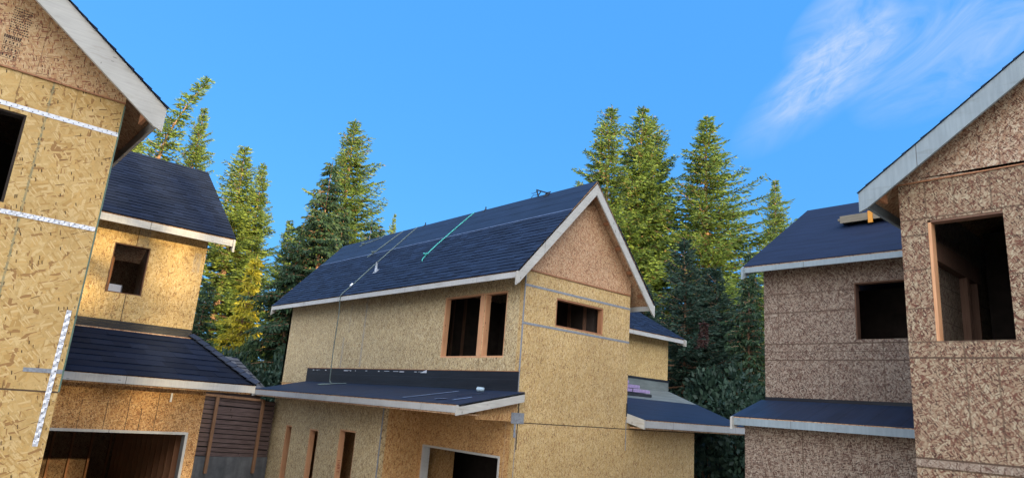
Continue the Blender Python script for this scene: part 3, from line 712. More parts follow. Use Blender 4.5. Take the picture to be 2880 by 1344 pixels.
# set-back part
wr_ = (3.2, 4.72, 1.58, 2.56)
sm = [('h', zz(2.10), -6.5, -4.72, .012, .7, '', DK), ('h', zz(1.52), -6.5, -3.2, .012, .75, '', DK), ('h', zz(1.38), -6.5, -3.2, .010, .5, '', DK), ('h', zz(1.23), -6.5, -3.2, .012, .75, '', DK), ('h', zz(2.45), -6.5, -4.6, .010, .6, '', DK),
      ('v', -6.1, zz(1.6), zz(2.9), .010, .45, '', DK), ('v', -5.2, zz(.5), zz(1.5), .010, .35, '', DK), ('v', -4.3, zz(.5), zz(1.5), .010, .5, '', DK), ('v', -4.8, zz(.5), zz(1.2), .010, .4, '', DK)]
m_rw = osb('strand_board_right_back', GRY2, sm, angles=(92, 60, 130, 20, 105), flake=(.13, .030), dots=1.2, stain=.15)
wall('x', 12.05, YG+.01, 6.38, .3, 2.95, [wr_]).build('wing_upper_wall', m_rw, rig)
frame('x', 12.05, wr_, rig, M['lumber_dark'], th=.02, sill=False)
wall('y', 6.38, 12.2, 18, G, 2.95, sgn=-1).build('wing_side_wall', m_rw, rig)
wall('x', 14.5, 3.1, 6.2, -.2, 2.9, th=.1).build('partition_wall', M['dark_in'], rig)
MB().box(12.2, 17.9, 3.1, 6.2, -.5, -.3).build('floor', M['dark_in'], rig)
e0, e1, r0, r1 = (11.62, 3.06, 2.955), (11.62, 6.58, 2.955), (14.45, 3.06, 4.80), (14.45, 6.58, 4.80)
rr_ = deck(e0, e1, r0, r1).build('wing_roof', M['under'], rig)
deck(e0, e1, r0, r1, -.004, .011).build('roofing_felt', M['felt_blue'], rr_)
deck((17.3, 3.06, 2.955), (17.3, 6.58, 2.955), r0, r1).build('wing_roof', M['felt_blue'], rig)
MB().box(11.62, 11.66, 3.06, 6.54, 2.83, 2.93).build('fascia_board', M['bluefascia'], rr_)
barge('y', 6.54, 11.56, 2.92, 14.45, 4.77, .24, cut=.22).build('barge_board', M['bluefascia'], rr_)
MB().prism([(12.05, 6.38, 2.95), (17.0, 6.38, 2.95), (14.45, 6.38, 4.6)], (0, -.1, 0)).build('gable_panel', m_rw, rig)
# lower shed roof and lower wall
zq = lambda x: .165 + .32*(x-11.0)
e0, e1, r0, r1 = (11.0, 3.06, zq(11)), (11.0, 6.46, zq(11)), (12.04, 3.06, zq(12.04)), (12.04, 6.46, zq(12.04))
pr2 = deck(e0, e1, r0, r1).build('pent_roof', M['under'], rig)
deck(e0, e1, r0, r1, -.004, .011).build('roofing_felt', M['felt'], pr2)
MB().box(11.0, 11.04, 3.06, 6.42, .02, .14).build('fascia_board', M['bluefascia'], pr2)
barge('y', 6.42, 10.95, .145, 12.04, zq(12.04)-.01, .20, cut=.20).build('barge_board', M['barge'], pr2)
MB().box(12.036, 12.05, 3.07, 6.38, .44, .56).build('flashing_upstand', M['felt_black'], pr2)
sm = [('v', -5.35, zz(-3), zz(-.02), .008, .8, '', DK), ('v', -4.95, zz(-3), zz(.1), .005, .5, '', DK), ('v', -4.35, zz(-3), zz(.1), .005, .5, '', DK), ('h', zz(-.22), -6.5, -6, .006, .6, '', DK), ('h', zz(-.35), -5.3, -3, .005, .4, 'chalk', DK)]
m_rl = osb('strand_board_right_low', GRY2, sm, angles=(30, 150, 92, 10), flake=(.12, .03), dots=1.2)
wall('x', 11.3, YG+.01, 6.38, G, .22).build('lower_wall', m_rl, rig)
wall('y', 6.38, 11.45, 12.19, G, .3, sgn=-1).build('lower_side_wall', m_rl, rig)

# ================================================================== loose things on the roofs
n_ = Vector((-(RZ-EZ), 0, RX-EX0)).normalized()
def on_roof(x, y, h=.02):
    z = EZ + (RZ-EZ)*(x-EX0)/(RX-EX0); return Vector((x, y, z)) + n_*h
def rope(name, pts, rad, mat, label, knot=None):
    P = [Vector(p) for p in pts]; Q = []
    for i in range(len(P)-1):
        a, b = P[max(i-1, 0)], P[min(i+2, len(P)-1)]
        for k in range(6):
            t = k/6; p0, p1, p2, p3 = a, P[i], P[i+1], b
            Q.append(.5*((2*p1) + (p2-p0)*t + (2*p0-5*p1+4*p2-p3)*t*t + (-p0+3*p1-3*p2+p3)*t**3))
    Q.append(P[-1])
    mb = MB().tube(Q, rad, 6)
    if knot is not None:
        rnd = random.Random(3); K = Vector(knot)
        mb.tube([K + Vector((math.cos(a)*.05, math.sin(a)*.06, .02*math.sin(3*a))) + n_*.03 for a in [i*.7 for i in range(14)]], rad*1.2, 6)
    o = mb.build(name, mat); return tag(o, label, 'rope', 'ropes on the middle roof')
rope('rope', [(12.11, 15.75, RZ+.02), on_roof(11.98, 15.75), on_roof(11.6, 15.84), on_roof(11.33, 15.88), on_roof(11.0, 15.93), on_roof(10.66, 15.92), on_roof(10.50, 15.87), on_roof(10.42, 15.75)], .017, M['teal'],
     'bright teal rope lying down the shingles from the ridge, knotted at its lower end', on_roof(10.64, 15.92))
rope('rope', [(12.11, 18.8, RZ+.02), on_roof(11.98, 18.8), on_roof(11.4, 18.83), on_roof(10.82, 18.83), on_roof(10.35, 18.82), on_roof(9.92, 18.78), on_roof(9.66, 18.78, .03), (9.60, 18.80, 2.86), (9.66, 18.86, 2.5), (9.70, 18.95, 1.95), (9.74, 19.05, 1.3), (9.78, 19.1, .75), (9.80, 19.12, .40),
      (9.82, 19.0, .32), (9.75, 19.3, .30), (9.60, 19.45, .27), (9.62, 19.15, .27), (9.9, 18.95, .33), (9.95, 18.7, .34), (10.0, 18.45, .35)], .014, M['greyrope'],
     'long grey-green rope from the ridge over the eave to a coil on the low roof')
rope('rope', [(12.11, 19.66, RZ+.02), on_roof(11.95, 19.7), on_roof(11.6, 19.88), on_roof(11.24, 20.05), on_roof(11.12, 20.2)], .015, M['greyrope'],
     'short grey rope ending in a bunched knot on the felt left of the long rope', on_roof(11.26, 20.03))
rope('rope', [(12.11, 20.95, RZ+.02), on_roof(11.99, 21.05), on_roof(11.93, 21.5), on_roof(11.87, 21.95), on_roof(11.8, 22.1)], .014, M['greyrope'],
     'shortest grey rope near the far left end of the ridge with a pale knot', on_roof(11.87, 21.95))
# plumbing vent
v = thing('vent_pipe', tuple(on_roof(10.36, 18.17, 0) + Vector((0,0,H0))), 'small white plumbing vent pipe with pale flashing standing in the shingles under the long rope', 'vent pipe')
p = on_roof(10.36, 18.17, .015); ex_ = Vector((0, 1, 0)); ey_ = n_.cross(ex_)
MB().prism([p - ex_*.09 - ey_*.10, p + ex_*.09 - ey_*.10, p + ex_*.09 + ey_*.09, p - ex_*.09 + ey_*.09], n_*.006).build('flashing', M['lead'], v)
MB().tube([p + Vector((0,0,-.02)), p + Vector((0,0,.10)), p + Vector((0,0,.12)), p + Vector((0,0,.30))], [.05, .045, .032, .032], 10).build('pipe', M['lead'], v)
# clamp on the long rope
rg = MB().tube([on_roof(9.98, 18.8, .04), on_roof(9.90, 18.78, .04)], [.03, .03], 8).build('rope_grab', M['white'])
tag(rg, 'small white rope clamp on the long rope just above the eave', 'rope clamp')
# ridge anchors
for i, (y, lab) in enumerate(((18.35, 'small black roof anchor on the ridge where the long grey rope is tied'), (15.2, 'small black roof anchor on the ridge above the teal rope'))):
    a = thing('roof_anchor', (RX, y, RZ+H0), lab, 'roof anchor', 'roof anchors on the ridge')
    MB().prism([(RX-.10, y-.03, RZ-.09), (RX-.10, y+.03, RZ-.09), (RX, y+.03, RZ+.03), (RX, y-.03, RZ+.03)], (0, 0, .015)).build('plate', M['black'], a)
    MB().tube([(RX, y, RZ+.0), (RX, y, RZ+.10)], .018, 6).build('ring_post', M['black'], a)
t = thing('roof_bracket', (RX, 12.85, RZ+H0), 'black folding steel bracket with loose straps standing on the ridge near the gable peak', 'roof bracket')
b = MB()
b.bar((RX-.05, 12.55, RZ+.02), (RX-.02, 13.0, RZ+.20), .035, .035); b.bar((RX-.02, 13.0, RZ+.20), (RX-.08, 12.86, RZ-.02), .03, .03)
b.bar((RX-.05, 12.78, RZ+.12), (RX-.04, 12.9, RZ+.02), .02, .02)
b.build('arm', M['black'], t)
MB().prism([(RX-.12, 12.45, RZ-.10), (RX-.12, 12.62, RZ-.10), (RX, 12.62, RZ+.045), (RX, 12.45, RZ+.045)], (0, 0, .02)).build('base_plate', M['black'], t)
MB().tube([(RX-.02, 13.0, RZ+.14), (RX, 13.15, RZ+.13), (RX, 13.22, RZ+.15)], .009, 5).tube([(RX-.03, 12.9, RZ+.03), (RX-.02, 13.12, RZ+.07), (RX-.03, 13.2, RZ+.0)], .009, 5).build('strap', M['black'], t)
# on the low roof
cup = MB(); cp = Vector((9.95, 12.12, zs(9.95)+.055))
cup.tube([cp + Vector((-.05, .07, 0)), cp + Vector((-.045, .06, 0)), cp + Vector((.05, -.06, 0)), cp + Vector((.052, -.062, 0))], [.04, .055, .045, .01], 14)
tag(cup.build('paper_cup', plain('pale_blue_cup', (.28, .38, .46), .5, .3, 25)), 'crumpled pale blue cup lying on its side on the low roof near the gable corner', 'cup')
def strip(name, a, b, w, lab, mat):
    a, b = Vector(a), Vector(b); a.z = zs(a.x)+.018; b.z = zs(b.x)+.018
    return tag(MB().bar(a, b, w, .012).build(name, mat), lab, 'felt strip', 'felt offcuts on the low roof')
strip('felt_offcut', (8.62, 13.25, 0), (9.78, 12.72, 0), .09, 'long narrow grey felt offcut lying slantwise on the low roof', M['scrap'])
strip('felt_offcut', (8.75, 11.55, 0), (9.15, 11.43, 0), .07, 'short dark felt offcut near the eave corner of the low roof', M['scrap'])
strip('felt_offcut', (9.2, 12.0, 0), (9.75, 11.62, 0), .035, 'thin felt sliver just below the cup on the low roof', M['felt_blue'])
strip('felt_offcut', (8.72, 12.1, 0), (8.85, 11.9, 0), .12, 'small square felt scrap beside the eave of the low roof', M['scrap'])
# bundles behind the gable corner on the right wing roof
M['lilac'] = plain('lilac_wrap', (.30, .22, .38), .35, .2, 12); 
for i, (x0, x1, y, z, c, lab) in enumerate(((16.2, 17.98, 13.35, .64, 'black', 'black-wrapped shingle bundle, lowest of the pile on the right wing roof'), (16.2, 17.95, 13.4, .76, 'lilac', 'lilac-wrapped bundle lying on the black one on the right wing roof'),
                                     (16.0, 17.45, 13.42, .88, 'lilac', 'lilac-wrapped bundle, second from the top of the pile on the right wing roof'), (15.8, 16.95, 13.45, 1.0, 'lilac', 'topmost and shortest lilac-wrapped bundle of the pile on the right wing roof'))):
    b = thing('shingle_bundle', ((x0+x1)/2, y, z+H0), lab, 'shingle bundle', 'wrapped shingle bundles on the right wing roof')
    zt = z + .02
    MB().prism([(x0, y, zt+.02), (x0+.03, y, zt), (x1-.03, y, zt), (x1, y, zt+.02), (x1, y, zt+.08), (x1-.03, y, zt+.1), (x0+.03, y, zt+.1), (x0, y, zt+.08)], (0, .33, 0)).build('wrapper', M[c], b)
    MB().box((x0+x1)/2-.02, (x0+x1)/2+.02, y-.004, y+.334, zt-.003, zt+.104).build('band', M['black'], b)
# plank on a roof jack, right house
def rz_(x): return 2.955 + (4.80-2.955)*(x-11.62)/(14.45-11.62)
pl = MB(); zc = rz_(13.15) + .10
pl.box(12.93, 13.27, 3.0, 5.30, zc-.07, zc-.03)
pl.box(12.90, 12.935, 3.0, 5.25, zc-.13, zc+.01)
tag(pl.build('plank', wood('weathered_plank', (.15, .13, .095), (.22, .19, .14), (3, 30, 1))), 'weathered scaffold plank laid level across the navy roof felt of the right house', 'plank')
pt_ = MB().box(13.05, 13.5, 3.0, 4.75, zc-.025, zc+.03).build('roof_sheet', plain('pale_sheet', (.62, .64, .72), .35, .1, 4)); tag(pt_, 'pale folded sheet lying on top of the plank under the near eave', 'sheet')
j = thing('roof_jack', (12.9, 4.69, zc-.2+H0), 'orange steel roof jack holding up the plank', 'roof jack')
MB().box(12.875, 12.899, 4.65, 4.73, zc-.2, zc+.03).build('hook', plain('orange_paint', (.62, .26, .03), .4, .1), j)
MB().bar((12.88, 4.69, zc-.19), (13.5, 4.69, rz_(13.5)+.01), .03, .006).build('arm', M['black'], j)

# ================================================================== ground, fence and neighbours
gs = NT('bare_soil'); o_ = gs.obj()
gs.col(gs.ramp(gs.noise(o_, .6, 8, .65).outputs[0], [(.3, (.34, .29, .23)), (.6, (.44, .38, .30)), (.8, (.24, .22, .16))])); gs.b.inputs['Roughness'].default_value = .95; gs.bump(gs.noise(o_, 3, 6).outputs[0], .5, .1)
gb = MB(); N = 60
def gz(x, y):
    r = max(0, (x*.64 + y*.73) - 26); return min(2.2, r*.05) + .08*math.sin(x*.7)*math.sin(y*.5)*(1 if r > 0 else 0)
S_ = 900
xs = [-S_, -400, -200, -100] + [-60 + 5*i for i in range(37)] + [200, 400, S_]
vs = [(x, y, gz(x, y)) for y in xs for x in xs]; n1 = len(xs)
gb.add(vs, [(j*n1+i, j*n1+i+1, (j+1)*n1+i+1, (j+1)*n1+i) for j in range(n1-1) for i in range(n1-1)])
tag(gb.build('ground', gs.m, raw=True), kind='structure')
# fence on a concrete retaining wall, ahead of the trees
fn = thing('wooden_fence', (7.5, 21.0, .4), 'dark weathered fence of horizontal boards between the left and middle houses', 'fence')
FX0, FX1, FY = 4.6, 9.04, 21.0
zf = lambda x: -.262 - .035*(x-7)
rnd = random.Random(11)
fb = MB(); nb = 13; dz = 1.70/nb
for k in range(nb):
    for (a, b_) in ((FX0, 6.1), (6.1, 7.23), (7.23, 8.61), (8.61, FX1)):
        o = rnd.uniform(-.012, .012); z1 = -.035 - k*dz + rnd.uniform(-.01, .01)
        fb.prism([(a+.003, FY+o, zf(a)+z1), (b_-.003, FY+o, zf(b_)+z1), (b_-.003, FY+o+.02, zf(b_)+z1-dz+.022), (a+.003, FY+o+.02, zf(a)+z1-dz+.022)], (0, .03, 0))
fb.build('board_panel', M['fence'], fn)
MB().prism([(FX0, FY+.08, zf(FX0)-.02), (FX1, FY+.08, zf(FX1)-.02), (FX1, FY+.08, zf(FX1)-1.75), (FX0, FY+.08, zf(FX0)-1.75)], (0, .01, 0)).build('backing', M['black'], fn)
MB().prism([(FX0, FY-.06, zf(FX0)+.02), (8.66, FY-.06, zf(8.66)+.02), (8.66, FY-.06, zf(8.66)-.05), (FX0, FY-.06, zf(FX0)-.05)], (0, .05, 0)).build('top_rail', M['fence_post'], fn)
for x in (5.9, 7.23, 8.61): MB().box(x-.04, x+.04, FY-.13, FY-.05, -2.45, zf(x)-.02).build('fence_post', M['fence_post'], fn)
cw = NT('old_concrete'); o_ = cw.uv()
cw.col(cw.mix(.7, cw.ramp(cw.noise(o_, 1.5, 6, .7).outputs[0], [(.3, (.06, .065, .07)), (.7, (.14, .145, .15))]), cw.ramp(cw.noise(cw.map(o_, sc=(6, .6, 1)), 1, 4).outputs[0], [(.3, (.6, .6, .6)), (.7, (1.2, 1.2, 1.2))]), 'MULTIPLY'))
cw.bump(cw.noise(o_, 12, 4).outputs[0], .4, .01)
rw = MB().box(4.65, 9.04, 20.98, 21.3, -4.3, -2.0)
tag(rw.build('retaining_wall', cw.m), 'stained dark concrete retaining wall under the board fence', 'retaining wall')
# low shed roof beyond the pent roof of the left house
sh = thing('garden_shed', (7.6, 22.6, 0), 'small shed with an old grey shingled roof showing beyond the hip of the left house', 'shed')
wall('y', 21.9, 6.2, 8.9, -3.0, -.1).build('wall', M['fence'], sh); wall('x', 8.9, 22.05, 23.3, -3.0, -.1, sgn=-1).build('wall', M['fence'], sh)
e0, e1, r0, r1 = (6.0, 21.6, -.08), (9.05, 21.6, -.08), (6.0, 22.5, .93), (8.15, 22.5, .93)
srf = deck(e0, e1, r0, r1).build('roof', M['under'], sh); shingles(e0, e1, r0, r1, 0, 1, 61).build('shingles', M['shingle_old'], srf)
deck((9.05, 21.6, -.08), (9.05, 23.4, -.08), (8.15, 22.5, .93), (8.14, 22.51, .93)).build('roof', M['shingle_old'], sh)
deck((6.0, 23.4, -.08), (9.05, 23.4, -.08), (6.0, 22.5, .93), (8.15, 22.5, .93)).build('roof', M['shingle_old'], sh)
# neighbour house glimpsed through the left window, and a pale roof glimpsed through the right-hand trees
nh = thing('neighbour_house', (5.0, 30, 0), 'grey-sided house glimpsed through the open window of the left wing', 'house')
sd = NT('lap_siding'); u_ = sd.uv(); sx = sd.n('ShaderNodeSeparateXYZ'); sd.l(u_, sx.inputs[0])
sd.col(sd.ramp(sd.math('FRACT', sd.math('DIVIDE', sx.outputs[1], .15)), [(0, (.10, .11, .13)), (.15, (.17, .19, .23)), (1, (.21, .24, .28))]))
wall('y', 30, 2.5, 7.5, G, 3.2, [(5.2, 6.2, .2, 1.6)]).build('wall', sd.m, nh)
wall('x', 7.5, 30.15, 36, G, 3.2, sgn=-1).build('wall', sd.m, nh)
e0, e1, r0, r1 = (2.2, 29.6, 3.1), (7.9, 29.6, 3.1), (2.2, 33, 4.5), (7.9, 33, 4.5)
nrf = deck(e0, e1, r0, r1).build('roof', M['shingle_old'], nh)
deck((2.2, 36.4, 3.1), (7.9, 36.4, 3.1), r0, r1).build('roof', M['shingle_old'], nh)
ph = thing('neighbour_house', (48, 26, 0), 'pale roofed white house mostly hidden behind the dark trees on the right', 'house')
wm = plain('white_siding', (.55, .57, .60), .6, .1); rm = plain('pale_roof', (.50, .50, .54), .7, .15, 3)
wall('x', 46, 22, 31, G, 2.6, [(24, 25, .5, 1.7), (27, 28, .5, 1.7)]).build('wall', wm, ph); wall('y', 22, 46.15, 56, G, 2.6).build('wall', wm, ph)
deck((45.4, 21.5, 2.5), (45.4, 31.5, 2.5), (50, 21.5, 4.4), (50, 31.5, 4.4)).build('roof', rm, ph)
deck((55, 21.5, 2.5), (55, 31.5, 2.5), (50, 21.5, 4.4), (50, 31.5, 4.4)).build('roof', rm, ph)

# ================================================================== trees
M['bark'] = plain('conifer_bark', (.22, .125, .075), .9, .4, 6, bump=.6)
M['spruce'] = foliage('spruce_needles', (.022, .055, .022), (.22, .30, .045), .35, (.20, .12, .04))
M['spruce_pale'] = foliage('pale_spruce_needles', (.032, .068, .026), (.27, .34, .055), .35)
M['cedar'] = foliage('cedar_fronds', (.012, .032, .018), (.045, .085, .030), .2, (.10, .06, .02))
M['fir_dark'] = foliage('dark_fir_needles', (.012, .030, .020), (.035, .070, .042), .15)
M['yellow'] = foliage('yellow_leaves', (.20, .20, .02), (.55, .44, .03), .35)
M['shrub'] = foliage('shrub_leaves', (.03, .06, .02), (.10, .15, .06), .3)
M['dead'] = foliage('dead_needles', (.022, .009, .007), (.05, .018, .012), .05)

def conifer(seed, Hh, Rr, kind='spruce', top_bend=0., sparse=1., clear=.06, step=.37):
    rnd = random.Random(seed); cv, cf = [], []; tb = MB()
    ph = [rnd.uniform(0, 6.28) for _ in range(6)]
    def axis(z):
        t = z/Hh; b = top_bend*max(0, t-.72)**1.5*10
        return Vector((.12*math.sin(t*5+ph[0]) + b, .12*math.sin(t*4+ph[1]) + b*.4, z))
    tb.tube([axis(Hh*i/10) for i in range(11)], [max(.012, Hh*.012*(1-i/10)**.9) for i in range(11)], 8)
    def leaf(p, d, l, w, droop=0.):
        d = d.normalized(); r = Vector((rnd.gauss(0,1), rnd.gauss(0,1), rnd.gauss(0,.45))); s_ = d.cross(r)
        if s_.length < 1e-4: return
        s_.normalize(); s_ *= w*.5; q = p + d*l; q.z -= droop; m_ = p + d*l*.4; i = len(cv)
        cv.extend((p, m_+s_, q, m_-s_)); cf.append((i, i+1, i+2, i+3))
    z = Hh*clear
    while z < Hh-.12:
        u = (Hh-z)/Hh
        if kind == 'cedar': prof = Rr*min(1, u*1.9)**.85*(.8+.2*u)
        elif kind == 'narrow': prof = Rr*min(1, u*2.2)**.8*(.8+.2*u)
        else: prof = Rr*min(1, u*2.3)**.82*(.85+.15*u)
        nb = max(4, int((4.6 + 5.2*min(1, prof/2.0))*sparse + rnd.random())) if kind != 'cedar' else int(4 + 5*min(1, prof/1.6) + rnd.random())
        a0 = rnd.uniform(0, 6.28)
        for b_ in range(nb):
            az = a0 + 6.283*b_/nb + rnd.uniform(-.35, .35)
            lump = .74 + .30*math.sin(az*2+z*.55+ph[2])*math.sin(z*.8+ph[3]+az) + .20*math.sin(z*2.3+az*3+ph[4])
            L = max(.16, prof*lump*rnd.uniform(.62, 1.25))
            if rnd.random() < .22: L *= .5
            up = (.55 if u < .12 else .25 - .75*min(1, u*1.3)) if kind != 'cedar' else .25-.5*u
            o = axis(z + rnd.uniform(-.15, .15)); h = Vector((math.cos(az), math.sin(az), 0)); sd_ = Vector((-h.y, h.x, 0))
            tipup = .30 if kind != 'cedar' else -.12
            def bp(t): return o + h*(L*t) + Vector((0, 0, L*(up*t*(1-.25*t) + tipup*t*t)))
            if L > .5: tb.tube([bp(0), bp(.5), bp(.95)], [.02+.012*L, .012+.006*L, .006], 3, False)
            st_ = .105 if kind != 'cedar' else .12; n = max(3, int(L/st_))
            for k in range(n):
                t = .12 + .9*(k+rnd.random()*.6)/n
                if t > 1.02: continue
                p = bp(t); d = (bp(min(1.05, t+.05)) - bp(t-.05)).normalized()
                tw = min(.62, .24+.20*L*(1.05-t)) if kind != 'cedar' else min(.62, .28+.21*L*(1-t))
                for sg in (-1, 1):
                    if rnd.random() < .1: continue
                    dd = (d*.75 + sd_*sg*rnd.uniform(.6, 1.1) + Vector((0, 0, rnd.uniform(-.35, .18)))).normalized()
                    q = p
                    m = max(1, int(tw/.115))
                    for mI in range(m+1):
                        pq = p + dd*(tw*mI/(m+1)) + Vector((0, 0, -.10*(mI/(m+1))**2))
                        if kind == 'cedar':
                            leaf(pq, dd*.8 + Vector((rnd.uniform(-.4,.4), rnd.uniform(-.4,.4), rnd.uniform(-.9, .15))), rnd.uniform(.16, .32), .085)
                        else:
                            leaf(pq, dd + Vector((rnd.uniform(-.5,.5), rnd.uniform(-.5,.5), rnd.uniform(-.6,.25))), rnd.uniform(.14, .28), .072)
                if kind != 'cedar' and rnd.random() < .5: leaf(p, d + Vector((0,0,.25)), .24, .08)
        z += step*(.55+.45*min(1, u*3))*rnd.uniform(.8, 1.2)
    for k in range(10):
        leaf(axis(Hh-.06*k), Vector((rnd.uniform(-.6,.6), rnd.uniform(-.6,.6), 1)), .22, .05)
    return cv, cf, tb

def shrub_mesh(seed, Rr, Hh, n=4200):
    rnd = random.Random(seed); cv, cf = [], []; tb = MB(); blobs = []
    for k in range(16):
        a = rnd.uniform(0, 6.28); r = Rr*math.sqrt(rnd.random())*.7; z = Hh*rnd.uniform(.15, .8)
        blobs.append((Vector((math.cos(a)*r, math.sin(a)*r, z)), rnd.uniform(.28, .45)*min(Rr, Hh)))
        tb.tube([(0, 0, 0), blobs[-1][0]*.5 + Vector((0,0,.1)), blobs[-1][0]], [.06, .035, .012], 4, False)
    for k in range(n):
        c, r = rnd.choice(blobs); d = Vector((rnd.gauss(0,1), rnd.gauss(0,1), rnd.gauss(0,1))).normalized(); p = c + d*r*rnd.uniform(.55, 1.08)
        if p.z < .02: continue
        d2 = (d + Vector((rnd.gauss(0,.6), rnd.gauss(0,.6), rnd.gauss(0,.6)))).normalized(); s_ = d2.cross(Vector((rnd.gauss(0,1), rnd.gauss(0,1), rnd.gauss(0,1)))).normalized()*.05
        l = rnd.uniform(.12, .24); i = len(cv); cv.extend((p, p+d2*l*.5+s_, p+d2*l, p+d2*l*.5-s_)); cf.append((i, i+1, i+2, i+3))
    return cv, cf, tb

def mesh_of(name, vs, fs, mat, smooth=False):
    me = bpy.data.meshes.new(name); me.from_pydata([tuple(v) for v in vs], [], fs); me.materials.append(mat); me.update(); return me
PROTO = {}
def proto(key, gen, mat):
    cv, cf, tb = gen
    PROTO[key] = (mesh_of(key+'_crown', cv, cf, M[mat]), mesh_of(key+'_trunk', tb.v, tb.f, M['bark']))
proto('spruce', conifer(1, 22, 3.6), 'spruce')
proto('spruce_b', conifer(2, 22, 3.4), 'spruce')
proto('pale', conifer(3, 20, 2.9), 'spruce_pale')
proto('crooked', conifer(4, 20, 2.1, 'narrow', top_bend=.9, sparse=.8, clear=.1), 'spruce')
proto('cedar', conifer(5, 14, 3.2, 'cedar', step=.38), 'cedar')
proto('cedar_b', conifer(6, 12, 2.6, 'cedar', step=.38), 'cedar')
proto('fir_dark', conifer(7, 13, 3.0, step=.36), 'fir_dark')
proto('yellowtree', conifer(8, 9, 2.0, 'cedar', step=.34), 'yellow')
proto('shrub', shrub_mesh(9, 1.6, 2.2), 'shrub')
proto('shrub_dark', shrub_mesh(10, 2.0, 3.0, 6000), 'fir_dark')

